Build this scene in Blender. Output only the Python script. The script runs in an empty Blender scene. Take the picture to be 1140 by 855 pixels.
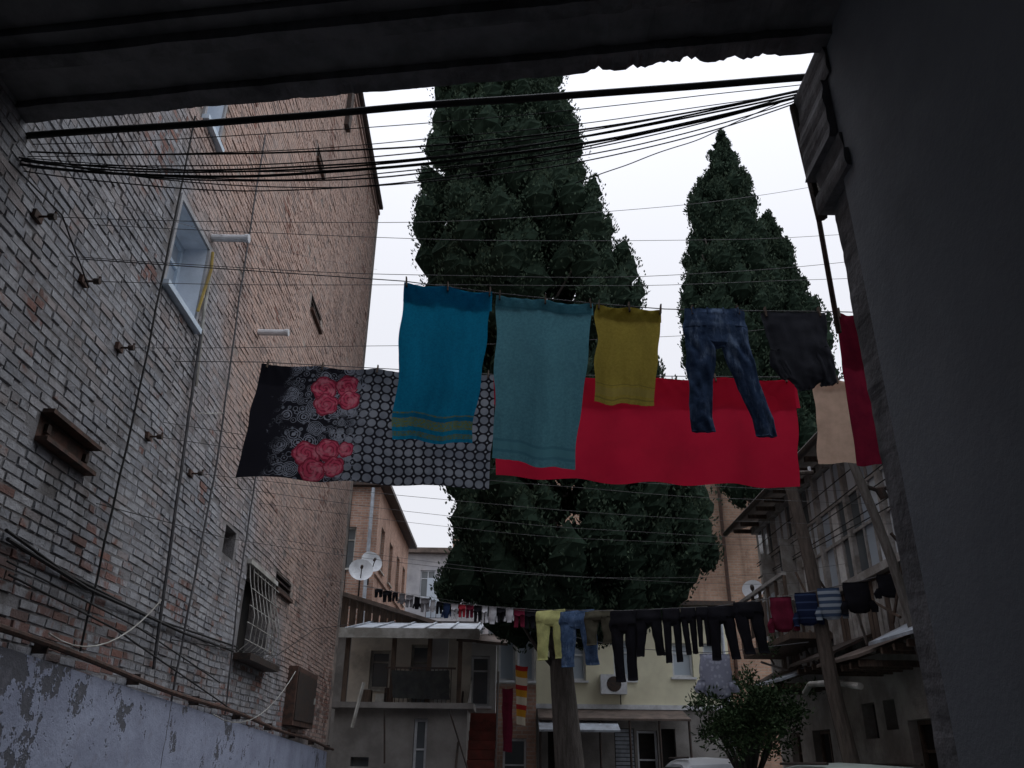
import bpy, math, random
import numpy as np
from mathutils import Vector, noise
random.seed(7); rng=np.random.default_rng(7)
sc=bpy.context.scene
sc.view_settings.view_transform='Standard'; sc.view_settings.look='None'; sc.view_settings.exposure=0
# ---------------------------------------------------------------- camera
F=915.0; PIT=math.radians(24.8); ROLL=0.0117; CAM=Vector((0,0,1.6))
fwd=Vector((0,math.cos(PIT),math.sin(PIT))); up0=Vector((0,-math.sin(PIT),math.cos(PIT))); r0=Vector((1,0,0))
rt=(r0*math.cos(ROLL)+up0*math.sin(ROLL)); up=(up0*math.cos(ROLL)-r0*math.sin(ROLL))
cd=bpy.data.cameras.new("camera"); co=bpy.data.objects.new("camera",cd); sc.collection.objects.link(co)
from mathutils import Matrix
m=Matrix((rt,up,-fwd)).transposed().to_4x4(); m.translation=CAM; co.matrix_world=m
cd.sensor_width=36; cd.lens=36*F/1140; cd.clip_end=2000; cd.clip_start=.05; sc.camera=co
def ray(u,v): return rt*((u-570)/F)+up*((427.5-v)/F)+fwd
def PY(u,v,Y): d=ray(u,v); return CAM+d*(Y/d.y)
def PX(u,v,X): d=ray(u,v); return CAM+d*(X/d.x)
def PZ(u,v,Z): d=ray(u,v); return CAM+d*((Z-1.6)/d.z)
X0=-3.1
def PW(u,v): d=ray(u,v); return CAM+d*(X0/(d.x+.03*d.y))
def LW(s,z,d=0): return Vector((X0-.03*s+d,s,z))
# ---------------------------------------------------------------- materials
class NT:
    def __init__(s,name):
        s.m=bpy.data.materials.new(name); s.m.use_nodes=True; s.t=s.m.node_tree
        s.b=s.t.nodes['Principled BSDF']; s.out=s.t.nodes['Material Output']
    def n(s,ty,ins={},**p):
        nd=s.t.nodes.new(ty)
        for k,v in p.items(): setattr(nd,k,v)
        for k,v in ins.items(): s.set(nd.inputs[k],v)
        return nd
    def set(s,sock,v):
        if isinstance(v,bpy.types.NodeSocket): s.t.links.new(v,sock)
        else:
            if isinstance(v,tuple) and len(v)==3 and sock.type=='RGBA': v=(*v,1)
            sock.default_value=v
    def pos(s): return s.n('ShaderNodeNewGeometry').outputs['Position']
    def isl(s): return s.n('ShaderNodeNewGeometry').outputs['Random Per Island']
    def uv(s): return s.n('ShaderNodeTexCoord').outputs['UV']
    def noise(s,vec,scale,detail=5,rough=.6,dist=0): return s.n('ShaderNodeTexNoise',{'Vector':vec,'Scale':scale,'Detail':min(detail,5),'Roughness':rough,'Distortion':dist}).outputs['Fac']
    def mix(s,f,a,b,bt='MIX'):
        nd=s.n('ShaderNodeMix',data_type='RGBA',blend_type=bt); s.set(nd.inputs[0],f); s.set(nd.inputs[6],a); s.set(nd.inputs[7],b); return nd.outputs[2]
    def ss(s,x,a,b,lo=0.,hi=1.):
        return s.n('ShaderNodeMapRange',{'Value':x,'From Min':a,'From Max':b,'To Min':lo,'To Max':hi},interpolation_type='SMOOTHSTEP').outputs[0]
    def ma(s,op,a,b=0.,c=0.):
        nd=s.n('ShaderNodeMath',operation=op); s.set(nd.inputs[0],a); s.set(nd.inputs[1],b); s.set(nd.inputs[2],c); return nd.outputs[0]
    def sep(s,v): return s.n('ShaderNodeSeparateXYZ',{0:v}).outputs
    def comb(s,x,y,z=0.): return s.n('ShaderNodeCombineXYZ',{0:x,1:y,2:z}).outputs[0]
    def bump(s,h,st,dist=.02):
        s.set(s.b.inputs['Normal'],s.n('ShaderNodeBump',{'Height':h,'Strength':st,'Distance':dist}).outputs[0])
def gm(name,c1,c2=None,scale=3.,rough=.85,bump=.3,bscale=40.,metal=0.,bd=.01,dirt=.5,isl=0.,stretch=None,spec=.3):
    t=NT(name); p=t.pos()
    if c2 is None: c2=tuple(x*.7 for x in c1)
    if stretch: p=t.n('ShaderNodeMapping',{'Vector':p,'Scale':stretch}).outputs[0]
    col=t.mix(t.ss(t.noise(p,scale,5,.65),.35,.65),c1,c2)
    if dirt: col=t.mix(t.ss(t.noise(p,scale*.37,5,.75),.5,.75,0,dirt),col,tuple(x*.3 for x in c1))
    if isl: col=t.mix(t.ma('MULTIPLY',t.isl(),isl),col,tuple(x*.35 for x in c1))
    t.set(t.b.inputs['Base Color'],col); t.b.inputs['Roughness'].default_value=rough; t.b.inputs['Metallic'].default_value=metal
    t.b.inputs['Specular IOR Level'].default_value=spec
    if bump: t.bump(t.noise(p,bscale,3,.7),bump,bd)
    return t.m
def glassm(name,c=(.05,.06,.07),c2=(.12,.14,.15)):
    t=NT(name); col=t.mix(t.noise(t.pos(),1.3,2),c,c2); t.set(t.b.inputs['Base Color'],col)
    t.b.inputs['Roughness'].default_value=.12; t.b.inputs['Specular IOR Level'].default_value=.6; return t.m
def clothm(name,c1,c2=None,transl=.42,pattern=None,scale=6.,bscale=220.,bump=.5):
    t=NT(name); p=t.pos()
    if pattern: col=pattern(t)
    else: col=c1 if c2 is None else t.mix(t.ss(t.noise(p,scale,5,.7),.35,.68),c1,c2)
    col=t.mix(t.ss(t.noise(p,3.,4,.6),.4,.8,0,.15),col,tuple(0.02 for _ in range(3)))
    t.set(t.b.inputs['Base Color'],col); t.b.inputs['Roughness'].default_value=1; t.b.inputs['Specular IOR Level'].default_value=.05
    t.bump(t.noise(p,bscale,2,.7),bump,.004)
    tr=t.n('ShaderNodeBsdfTranslucent',{'Color':col}); mx=t.n('ShaderNodeMixShader',{0:transl,1:t.b.outputs[0],2:tr.outputs[0]})
    t.t.links.new(mx.outputs[0],t.out.inputs[0]); return t.m
def brickm(name,c1,c2,mort,sc_=1.,paint=None,pa=.5):
    t=NT(name); p=t.pos(); x,y,z=t.sep(p)[:3]
    v=t.comb(t.ma('ADD',x,y),z)
    b=t.n('ShaderNodeTexBrick',{'Vector':v,'Color1':c1,'Color2':c2,'Mortar':mort,'Scale':sc_,'Mortar Size':.014,'Bias':0.,'Brick Width':.29,'Row Height':.10})
    col=b.outputs[0]
    col=t.mix(t.ss(t.noise(p,.6,5,.7),.4,.7,0,.7),col,tuple(a*.6 for a in c2))
    col=t.mix(t.ss(t.noise(p,3.5,5,.8),.52,.66,0,.45),col,tuple(a*.4 for a in c2))
    col=t.mix(t.ss(t.noise(t.n('ShaderNodeMapping',{'Vector':p,'Scale':(1.5,1.5,.2)}).outputs[0],1.2,5,.7),.52,.72,0,.5),col,tuple(a*.35 for a in c2))
    if paint: col=t.mix(t.ss(t.noise(p,.45,5,.75),pa,pa+.1),col,paint)
    t.set(t.b.inputs['Base Color'],col); t.b.inputs['Roughness'].default_value=.95
    t.bump(t.ma('SUBTRACT',t.noise(p,30,3),b.outputs[1]),.6,.015); return t.m
# ---------------------------------------------------------------- mesh builder
class MB:
    def __init__(s): s.v=[]; s.f=[]; s.mi=[]; s.mats=[]
    def m(s,mat):
        if mat not in s.mats: s.mats.append(mat)
        return s.mats.index(mat)
    def add(s,vs,fs,mat):
        o=len(s.v); s.v+= [tuple(x) for x in vs]; k=s.m(mat)
        for f in fs: s.f.append([i+o for i in f]); s.mi.append(k)
    def quad(s,a,b,c,d,mat): s.add([a,b,c,d],[(0,1,2,3)],mat)
    def hexa(s,p,mat): s.add(p,[(0,3,2,1),(4,5,6,7),(0,1,5,4),(1,2,6,5),(2,3,7,6),(3,0,4,7)],mat)
    def box(s,x0,x1,y0,y1,z0,z1,mat):
        s.hexa([(x0,y0,z0),(x1,y0,z0),(x1,y1,z0),(x0,y1,z0),(x0,y0,z1),(x1,y0,z1),(x1,y1,z1),(x0,y1,z1)],mat)
    def lbox(s,L,s0,s1,z0,z1,d0,d1,mat):
        s.hexa([L(s0,z0,d1),L(s1,z0,d1),L(s1,z0,d0),L(s0,z0,d0),L(s0,z1,d1),L(s1,z1,d1),L(s1,z1,d0),L(s0,z1,d0)],mat)
    def tube(s,pts,r,mat,n=8,r1=None):
        pts=[Vector(p) for p in pts]; vs=[]; N=len(pts)
        for i,p in enumerate(pts):
            d=(pts[min(i+1,N-1)]-pts[max(i-1,0)]).normalized()
            a=d.cross(Vector((.13,.21,.97))); 
            if a.length<.05: a=d.cross(Vector((1,0,0)))
            a.normalize(); b=d.cross(a); rr=r if r1 is None else r+(r1-r)*i/(N-1)
            for k in range(n): th=2*math.pi*k/n; vs.append(p+a*(rr*math.cos(th))+b*(rr*math.sin(th)))
        fs=[(i*n+k,i*n+(k+1)%n,(i+1)*n+(k+1)%n,(i+1)*n+k) for i in range(N-1) for k in range(n)]
        fs+= [tuple(range(n))[::-1],tuple((N-1)*n+k for k in range(n))]
        s.add(vs,fs,mat)
    def obj(s,name,parent=None,smooth=False):
        me=bpy.data.meshes.new(name); me.from_pydata(s.v,[],s.f)
        for mt in s.mats: me.materials.append(mt)
        me.polygons.foreach_set('material_index',s.mi)
        if smooth: me.polygons.foreach_set('use_smooth',[True]*len(s.f))
        me.update(); o=bpy.data.objects.new(name,me); sc.collection.objects.link(o)
        if parent: o.parent=parent
        return o
def empty(name):
    o=bpy.data.objects.new(name,None); sc.collection.objects.link(o); return o
def facade(mb,L,s0,s1,z0,z1,ops,mat,frame,glass,reveal=None,dep=.18):
    ss=sorted({s0,s1,*[o[0] for o in ops],*[o[1] for o in ops]}); zs=sorted({z0,z1,*[o[2] for o in ops],*[o[3] for o in ops]})
    reveal=reveal or mat
    for i in range(len(ss)-1):
        for j in range(len(zs)-1):
            cs=(ss[i]+ss[i+1])/2; cz=(zs[j]+zs[j+1])/2
            if any(o[0]<cs<o[1] and o[2]<cz<o[3] for o in ops): continue
            mb.quad(L(ss[i],zs[j],0),L(ss[i+1],zs[j],0),L(ss[i+1],zs[j+1],0),L(ss[i],zs[j+1],0),mat)
    for o in ops:
        a,b,c,d=o[:4]; k=o[4] if len(o)>4 else 'win'; D=-dep if len(o)<6 else -o[5]
        mb.quad(L(a,c,0),L(a,d,0),L(a,d,D),L(a,c,D),reveal); mb.quad(L(b,c,0),L(b,c,D),L(b,d,D),L(b,d,0),reveal)
        mb.quad(L(a,c,0),L(a,c,D),L(b,c,D),L(b,c,0),reveal); mb.quad(L(a,d,0),L(b,d,0),L(b,d,D),L(a,d,D),reveal)
        mb.quad(L(a,c,D),L(b,c,D),L(b,d,D),L(a,d,D),glass)
        if k in('win','door'):
            w=.06; 
            mb.lbox(L,a+.003,a+w,c,d,D+.002,D+.05,frame); mb.lbox(L,b-w,b-.003,c,d,D+.002,D+.05,frame)
            mb.lbox(L,a+w,b-w,c+.003,c+w,D+.002,D+.05,frame); mb.lbox(L,a+w,b-w,d-w,d-.003,D+.002,D+.05,frame)
            n=max(1,round((b-a)/.55))
            for q in range(1,n): x=a+(b-a)*q/n; mb.lbox(L,x-.025,x+.025,c+w,d-w,D+.002,D+.045,frame)
            zz=d-(d-c)*.3; mb.lbox(L,a+w,b-w,zz-.02,zz+.02,D+.002,D+.04,frame)
            if k=='win': mb.lbox(L,a-.06,b+.06,c-.06,c-.003,.002,.08,frame)
# shared mats
white=gm('white_paint',(.68,.71,.74),(.54,.56,.59),4,.6,.1)
offwhite=gm('old_white_paint',(.5,.5,.47),(.3,.29,.26),3,.8,.3)
dkmetal=gm('dark_metal',(.045,.042,.04),(.075,.05,.04),12,.6,.4,60,.3)
rust=gm('rusty_metal',(.11,.06,.045),(.055,.04,.033),10,.8,.5,50)
black=gm('black_rubber',(.014,.014,.015),(.022,.022,.022),5,.7,.1)
glass=glassm('window_glass',(.06,.07,.08),(.15,.17,.18)); glassb=glassm('pale_window_glass',(.35,.42,.5),(.5,.56,.62))
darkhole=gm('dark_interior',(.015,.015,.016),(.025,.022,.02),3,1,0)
wood=gm('weathered_wood',(.14,.10,.075),(.08,.06,.05),6,.9,.5,50,stretch=(4,4,.6))
zinc=gm('zinc_sheet',(.45,.50,.56),(.28,.30,.33),2.5,.5,.3,20,.2)
# ================================================================ LEFT BRICK BUILDING
def leftbrick(name,mortar=False):
    t=NT(name); p=t.pos(); x,y,z=t.sep(p)[:3]
    n1=t.noise(p,.55,5,.7); n3=t.noise(p,9,4,.7)
    k=t.ma('ADD',t.ma('MULTIPLY',t.ma('SUBTRACT',y,6.),.60),t.ma('SUBTRACT',z,7.3))
    k=t.ma('ADD',k,t.ma('MULTIPLY',t.ma('SUBTRACT',n1,.5),7.))
    pink=t.ss(k,-1.6,1.8)
    if mortar:
        n2=t.noise(p,2.3,5,.7)
        col=t.mix(pink,(.25,.25,.26),(.40,.34,.30)); col=t.mix(t.ss(n2,.38,.7),col,(.13,.12,.115))
    else:
        n4=t.noise(t.n('ShaderNodeMapping',{'Vector':p,'Location':(31,7,3)}).outputs[0],.8,5,.75)
        r=t.isl()
        r2=t.ma('FRACT',t.ma('MULTIPLY',r,37.7)); r3=t.ma('FRACT',t.ma('MULTIPLY',r,91.3))
        grey=t.mix(r,(.29,.305,.335),(.43,.44,.465)); grey=t.mix(t.ss(n3,.4,.75,0,.8),grey,(.19,.185,.19)); grey=t.mix(t.ss(r3,.7,1.,0,.5),grey,(.31,.25,.225))
        pk=t.mix(r2,(.54,.385,.32),(.43,.31,.265)); pk=t.mix(t.ss(n3,.45,.7,0,.6),pk,(.50,.43,.40))
        pk=t.mix(t.ss(r3,.75,.95,0,.5),pk,(.30,.22,.19))
        col=t.mix(pink,grey,pk)
        ex=t.ma('ADD',n4,t.ma('MULTIPLY',r3,.16)); low=t.ss(z,4.1,2.3,0,.10)
        col=t.mix(t.ss(t.ma('ADD',ex,low),.695,.75,0,.85),col,t.mix(r2,(.27,.13,.10),(.16,.09,.075)))
        col=t.mix(t.ss(r2,.9,.93,0,.4),col,(.15,.14,.14))
    gr=t.ma('MULTIPLY',t.ss(t.noise(t.n('ShaderNodeMapping',{'Vector':p,'Scale':(1,1,.25)}).outputs[0],1.3,5,.75),.48,.72,0,.65),t.ma('SUBTRACT',1.,t.ma('MULTIPLY',pink,.45)))
    col=t.mix(gr,col,(.10,.095,.09))
    t.set(t.b.inputs['Base Color'],col); t.b.inputs['Roughness'].default_value=.95; t.b.inputs['Specular IOR Level'].default_value=.2
    t.bump(t.noise(p,45,4,.7),.9,.015); return t.m
lb=empty('brick_building')
ZT=15.0; S0=3.0; S1=17.9
def rectW(u0,u1,um,vt,vb,vm):
    return (PW(u0,vm).y,PW(u1,vm).y,PW(um,vb).z,PW(um,vt).z)
wtop=rectW(226,246,236,110,152,135); wtop=(wtop[0],wtop[1],wtop[2],wtop[2]+1.6)
w1=rectW(187,229,207,232,352,290)
wg=rectW(267,299,283,634,735,690)
ops=[(*w1,'win',.30),(*wtop,'win',.30),(*wg,'hole',.3),
     (*rectW(345,358,351,337,357,348),'hole',.25),(*rectW(306,324,315,642,662,652),'hole',.2),
     (*rectW(249,262,256,587,622,603),'dark',.2),(*rectW(352,361,356,168,188,178),'hole',.2),(*rectW(36,102,68,480,508,495),'hole',.12)]
mb=MB(); mortar=leftbrick('old_mortar',True); bm=leftbrick('whitewashed_brick')
reveal=gm('reveal_plaster',(.70,.76,.84),(.56,.62,.69),3,.9,.2,dirt=.2)
band=gm('window_surround_cement',(.38,.39,.41),(.28,.28,.29),5,.9,.4,30)
blw=gm('blue_white_frame',(.62,.72,.82),(.5,.6,.7),4,.6,.1,dirt=.1)
facade(mb,LW,S0,S1,0,ZT,ops,mortar,blw,darkhole,mortar)
for w in ops[:2]:
    a,b,c,d=w[:4]; D=-.298; g=.004
    for q in ((LW(a+g,c,0),LW(a+g,d,0),LW(a+g,d,D),LW(a+g,c,D)),(LW(b-g,c,0),LW(b-g,c,D),LW(b-g,d,D),LW(b-g,d,0)),(LW(a,c+g,0),LW(a,c+g,D),LW(b,c+g,D),LW(b,c+g,0)),(LW(a,d-g,0),LW(b,d-g,0),LW(b,d-g,D),LW(a,d-g,D))): mb.quad(*q,reveal)
mb.box(X0-12,X0-.03*S1-.002,S1-.0,S1+.3,0,ZT,mortar)
mb.box(X0-12,X0-.03*S0-.6,2.9,S1,ZT-.3,ZT-.01,mortar)
mb.obj('wall_backing',lb)
mb=MB()
for w in ops[:2]:
    a,b,c,d=w[:4]; mb.quad(LW(a+.06,c+.06,-.285),LW(b-.06,c+.06,-.285),LW(b-.06,d-.06,-.285),LW(a+.06,d-.06,-.285),glassb)
    wb=.05
    for (q0,q1,z0_,z1_) in ((a-wb,a,c-wb,d+wb),(b,b+wb,c-wb,d+wb),(a,b,c-wb,c),(a,b,d,d+wb)): mb.lbox(LW,q0,q1,z0_,z1_,.0,.022,band)
mb.obj('window_glazing_and_surround',lb)
vs=[];fs=[]
row=0; z=1.95; CH=.0705
while z<ZT-.05:
    s=S0+.8+(0 if row%2 else .12)+random.uniform(-.03,.03)
    header=(row%5==0)
    while s<S1:
        ln=(.12 if header else .24)*random.uniform(.93,1.05); gp=random.uniform(.007,.012); e=min(s+ln-gp,S1-.003)
        cz=z+CH/2
        skip=any(o[0]-.02<e and s<o[1]+.02 and o[2]-.03<cz<o[3]+.03 for o in ops) or random.random()<.008
        if not skip and e-s>.04:
            dd=.004+random.random()**2*.010+.012*noise.noise(Vector((s*.8,z*.8,0)))
            if random.random()<.04: dd-=.02
            dd=max(dd,.0025)
            h=CH-.010; j=lambda a=.004: random.uniform(-a,a); wv=.010*math.sin(s*1.7+z*.4)+.006*math.sin(s*4.1+z)
            o=len(vs)
            for (q,zz) in ((s,z),(e,z),(e,z+h),(s,z+h)): vs.append(LW(q+j(),zz+wv+j(),.0-.01))
            b_=.005
            for (q,zz) in ((s+b_,z+b_),(e-b_,z+b_),(e-b_,z+h-b_),(s+b_,z+h-b_)): vs.append(LW(q+j(),zz+wv+j(),dd+j(.002)))
            fs+= [(o+4,o+5,o+6,o+7),(o,o+1,o+5,o+4),(o+1,o+2,o+6,o+5),(o+2,o+3,o+7,o+6),(o+3,o,o+4,o+7)]
        s=e+gp
    z+=CH; row+=1
mb=MB(); mb.add(vs,fs,bm); mb.obj('bricks',lb)
def plm():
    t=NT('lavender_plaster'); p=t.pos(); y=t.sep(p)[1]
    col=t.mix(t.ss(t.noise(p,1.4,5,.7),.35,.65),(.33,.37,.49),(.25,.28,.38))
    n=t.noise(p,2.2,5,.78); a=t.ma('ADD',n,t.ss(y,7.5,5.0,0,.14))
    col=t.mix(t.ss(a,.58,.62),col,(.10,.105,.125)); col=t.mix(t.ss(t.noise(p,6,5,.7),.55,.7,0,.5),col,(.2,.2,.24))
    t.set(t.b.inputs['Base Color'],col); t.b.inputs['Roughness'].default_value=.9; t.bump(t.ma('SUBTRACT',t.noise(p,14,5,.7),t.ss(a,.58,.62)),.5,.02); return t.m
mb=MB(); pl=plm()
pa=PW(0,722); pb=PW(364,838)
sl=(pb.z-pa.z)/(pb.y-pa.y)
zt=lambda s: pa.z+sl*(s-pa.y)
n=60
for i in range(n):
    a=S0+(S1-S0)*i/n; b=S0+(S1-S0)*(i+1)/n
    dj=lambda q:.055+.012*noise.noise(Vector((q*1.3,0,0)))
    mb.hexa([LW(a,0,dj(a)),LW(b,0,dj(b)),LW(b,0,-.02),LW(a,0,-.02),LW(a,zt(a),dj(a)),LW(b,zt(b),dj(b)),LW(b,zt(b),-.02),LW(a,zt(a),-.02)],pl)
mb.obj('plaster_plinth',lb)
mb=MB()
mb.tube([LW(s,zt(s)+.08+.015*math.sin(s*1.3),.10) for s in np.linspace(3.6,18.3,40)],.024,rust)
for s in np.arange(4.2,18,1.7): mb.lbox(LW,s,s+.02,zt(s)+.03,zt(s)+.12,.0,.11,dkmetal)
def wline(pts,r,mat,d=.05,j=.012):
    P=[PW(*p) for p in pts]; out=[]
    for a,b in zip(P[:-1],P[1:]):
        for k in range(8):
            q=a.lerp(b,k/8); out.append(LW(q.y+random.uniform(-j,j),q.z,d))
    out.append(LW(P[-1].y,P[-1].z,d)); mb.tube(out,r,mat,6)
cab=gm('grey_cable',(.12,.12,.125),(.07,.07,.075),8,.7,.1)
wline([(212,130),(150,430),(82,725)],.009,black)
wline([(291,150),(262,330),(236,520),(212,640),(183,790),(172,855)],.011,cab)
wline([(228,310),(205,460),(165,745)],.016,cab)
wline([(282,520),(262,650),(246,795)],.010,cab)
wline([(0,590),(70,640),(170,690),(260,720)],.011,black,.04)
wline([(0,600),(90,655),(200,705),(255,725)],.014,black,.05)
wline([(0,625),(60,655),(150,700),(240,760)],.007,black,.05)
wline([(0,640),(120,700),(260,795)],.008,black,.06)
wline([(0,180),(60,240),(90,320)],.006,black,.06)
wline([(180,712),(300,730),(345,700),(385,695)],.006,black,.1)
wline([(100,560),(250,600)],.004,black,.05); wline([(215,460),(245,460)],.005,offwhite,.05)
mb.obj('wall_pipes_and_cables',lb)
mb=MB()
a=PW(35,705); b=PW(165,668)
mb.tube([a.lerp(b,k/10)+Vector((.12,0,-.22*4*(k/10)*(1-k/10))) for k in range(11)],.006,offwhite,6)
a=PW(225,795); b=PW(322,745)
mb.tube([a.lerp(b,k/10)+Vector((.12,0,-.35*4*(k/10)*(1-k/10))) for k in range(11)],.006,offwhite,6)
for (u,v) in ((38,241),(90,313),(130,387),(163,486),(210,527)):
    p=PW(u,v); mb.tube([p,p+Vector((.13,0,.0)),p+Vector((.14,0,.04))],.009,rust,6); q=p+Vector((.10,0,0)); mb.tube([q,q+Vector((.02,0,.0)),q+Vector((.045,0,0))],.024,dkmetal,8); mb.lbox(LW,p.y-.05,p.y+.05,p.z-.03,p.z+.03,.0,.035,rust)
for (u,v,l) in ((236,265,.40),(287,370,.40)):
    p=PW(u,v); mb.tube([p,p+Vector((l,-.0,.0))],.042,white,12); mb.tube([p+Vector((l-.03,0,0)),p+Vector((l+.01,0,0))],.05,white,12)
p=PW(228,300); ty=gm('yellow_tube',(.45,.33,.08),(.3,.22,.08)); mb.tube([p+Vector((.05,0,.22)),p+Vector((.07,0,.0)),p+Vector((.05,-.02,-.25)),p+Vector((.04,-.06,-.55))],.016,ty,6)
wline([(229,305),(222,345),(213,430)],.018,offwhite,.05,.004)
mb.obj('wall_fittings',lb)
mb=MB()
a,b,c,d=rectW(36,102,68,480,508,495)
c-=.02; d+=.05
mb.lbox(LW,a,b,c,c+.03,-.1,.09,rust); mb.lbox(LW,a,b,d-.03,d,-.1,.09,rust); mb.lbox(LW,a,b,c+.03,d-.03,-.06,.0,rust)
for q in (a+.08,b-.1): mb.lbox(LW,q,q+.05,(c+d)/2-.03,(c+d)/2+.03,.001,.03,dkmetal)
a,b,c,d=wg
mb.lbox(LW,a-.08,b+.08,c-.1,c-.02,.0,.22,dkmetal); mb.lbox(LW,a-.05,b+.05,d,d+.06,.0,.06,offwhite)
for k in range(8):
    s=a+(b-a)*k/7
    mb.tube([LW(s,c,.03),LW(s,c+.12,.16),LW(s,c+(d-c)*.4,.18),LW(s,d-.2,.06),LW(s,d,.03)],.007,offwhite,5)
for zz in np.linspace(c+.15,d-.1,5): mb.tube([LW(a,zz,.1),LW(b,zz,.1)],.007,offwhite,5)
a,b,c,d=rectW(317,341,329,745,810,777)
mb.lbox(LW,a,b,c,d,.0,.16,rust); mb.lbox(LW,a+.06,b-.06,c+.08,d-.08,.16,.175,dkmetal); mb.lbox(LW,b-.2,b-.16,(c+d)/2-.05,(c+d)/2+.05,.175,.2,offwhite)
for r in (rectW(306,324,315,642,662,652),rectW(345,358,351,337,357,348),rectW(352,361,356,168,188,178)):
    mb.lbox(LW,r[0]-.03,r[1]+.03,r[2]-.05,r[2],0,.06,rust)
    for k in range(3): zz=r[2]+(r[3]-r[2])*(k+.5)/3; mb.lbox(LW,r[0],r[1],zz,zz+.02,-.05,.01,dkmetal)
mb.lbox(LW,S0,S1+.1,ZT,ZT+.08,-.4,.14,dkmetal)
mb.lbox(LW,S0,S1+.05,ZT-.35,ZT-.28,0.,.05,bm); mb.lbox(LW,S0,S1+.05,ZT-.22,ZT-.15,0.,.08,bm); 
mb.tube([LW(13.4,ZT-.1,.12),LW(17.5,ZT-.14,.12)],.06,dkmetal)
mb.lbox(LW,13.0,13.25,ZT-1.6,ZT-.05,0.,.1,dkmetal)
mb.obj('wall_ironwork',lb)
# ================================================================ GATEWAY
gw=empty('gateway_passage')
dplast=gm('dark_passage_plaster',(.34,.365,.395),(.285,.31,.34),.9,.9,.4,25,dirt=.35)
dplast2=gm('crumbling_plaster',(.27,.27,.28),(.15,.15,.155),4,.95,.6,12,bd=.02,dirt=.8)
ceilm=gm('sooty_ceiling_boards',(.29,.29,.30),(.18,.18,.185),2,.95,.5,18,dirt=.75)
ZL=5.4
A=PZ(0,140,ZL); B=PZ(918,58,ZL)
dG=(B-A).normalized(); nG=Vector((-dG.y,dG.x,0))
def G(s,z,d): q=A+dG*s+nG*d; return Vector((q.x,q.y,z))
LG=(B-A).length
def rough(mb,s0,s1,z0,z1,d0,d1,mat,jz=.02,n=60,bite=0):
    prev=None
    for i in range(n+1):
        s=s0+(s1-s0)*i/n
        k=noise.noise(Vector((s*3.1,z0,1)))*jz+noise.noise(Vector((s*11,z0,5)))*jz*.6
        am=1.5 if s>LG*.72 else .3
        bt=bite*am*max(0,noise.noise(Vector((s*2.6,9,2)))+.5*noise.noise(Vector((s*9.,9,2)))+.3*noise.noise(Vector((s*31.,9,2)))) if bite else 0
        ring=[G(s,z0+k+bt,d1+k*.5),G(s,z0+k*.6,d0),G(s,z1,d0),G(s,z1,d1+k*.3)]
        if prev: 
            mb.add(prev+ring,[(0,1,5,4),(1,2,6,5),(2,3,7,6),(3,0,4,7)],mat)
        prev=ring
mb=MB()
rough(mb,-3,LG+.02,ZL,ZL+.5,-.14,0,dplast2,.015,360,.10)
rough(mb,-3,LG+.3,ZL+.05,ZL+.6,-.40,-.145,ceilm,.012,160,.04)
rough(mb,-3,LG+.6,ZL+.0,ZL+.6,-.52,-.42,dplast2,.02,160,.05)
rough(mb,-3,LG+.6,ZL+.07,ZL+.6,-.62,-.523,ceilm,.01,80)
for k in range(40):
    d=-.63-k*.22; dz=.012*(k%3); mb.hexa([G(-4,ZL+.12+dz,d-.205),G(LG+2,ZL+.12+dz,d-.205),G(LG+2,ZL+.12,d),G(-4,ZL+.12,d),G(-4,ZL+.2,d-.205),G(LG+2,ZL+.2,d-.205),G(LG+2,ZL+.2,d),G(-4,ZL+.2,d)],ceilm)
mb.hexa([G(-5,ZL+.25,-10),G(LG+4,ZL+.25,-10),G(LG+4,ZL+.25,-.0),G(-5,ZL+.25,-.0),G(-5,7.6,-10),G(LG+4,7.6,-10),G(LG+4,7.6,-.003),G(-5,7.6,-.003)],dplast2)  # unseen building mass above the lintel, kept low to let more sky light in
mb.obj('lintel_and_ceiling',gw)
mb=MB()
XR=1.8; YE=3.60; YO=3.86
mb.box(XR,XR+.6,-7,YE,0,ZL+.3,dplast)
mb.box(XR+.6,9,-7,3.7,0,7.6,dplast)
mb.box(-3.6,X0-.03*3.4,-7,3.8,0,ZL+.3,dplast)
mb.box(-3.6,2.4,-7.3,-7,0,ZL+.3,dplast)  # unseen end wall behind the camera, added to keep sky light out
mb.obj('passage_walls',gw)
mb=MB()
n=160; prev=None
for i in range(n+1):
    z=5.5*i/n; k=.016*noise.noise(Vector((z*3,0,3)))+.008*noise.noise(Vector((z*15,0,3)))
    ring=[Vector((XR+.035,YE-.01,z)),Vector((XR+.04+k,YO+k,z)),Vector((XR+.55,YO+.02,z))]
    if prev: mb.add(prev+ring,[(0,1,4,3),(1,2,5,4)],dplast2)
    prev=ring
def blk(x0,x1,y0,y1,z0,z1):
    nn=10; pr=None
    for i in range(nn+1):
        a=z0+(z1-z0)*i/nn; k=.022*noise.noise(Vector((a*9,x0*7,2))); k2=.02*noise.noise(Vector((a*13,x0*7,6)))
        rg=[Vector((x0+k,y0,a)),Vector((x1,y0,a)),Vector((x1,y1+k2,a)),Vector((x0+k+k2*.5,y1+k2,a))]
        if pr: mb.add(pr+rg,[(0,1,5,4),(1,2,6,5),(2,3,7,6),(3,0,4,7)],dplast2)
        else: mb.add(rg,[(3,2,1,0)],dplast2)
        pr=rg
    mb.add(pr,[(0,1,2,3)],dplast2)
blk(XR-.03,XR+.5,YE-.12,YO+.06,4.52,4.64)
blk(XR-.01,XR+.5,YE-.08,YO+.03,4.643,4.78)
blk(XR-.05,XR+.5,YE-.04,YO+.10,4.783,5.2)
blk(XR-.02,XR+.5,YE-.10,YO+.12,5.203,5.45)
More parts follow.
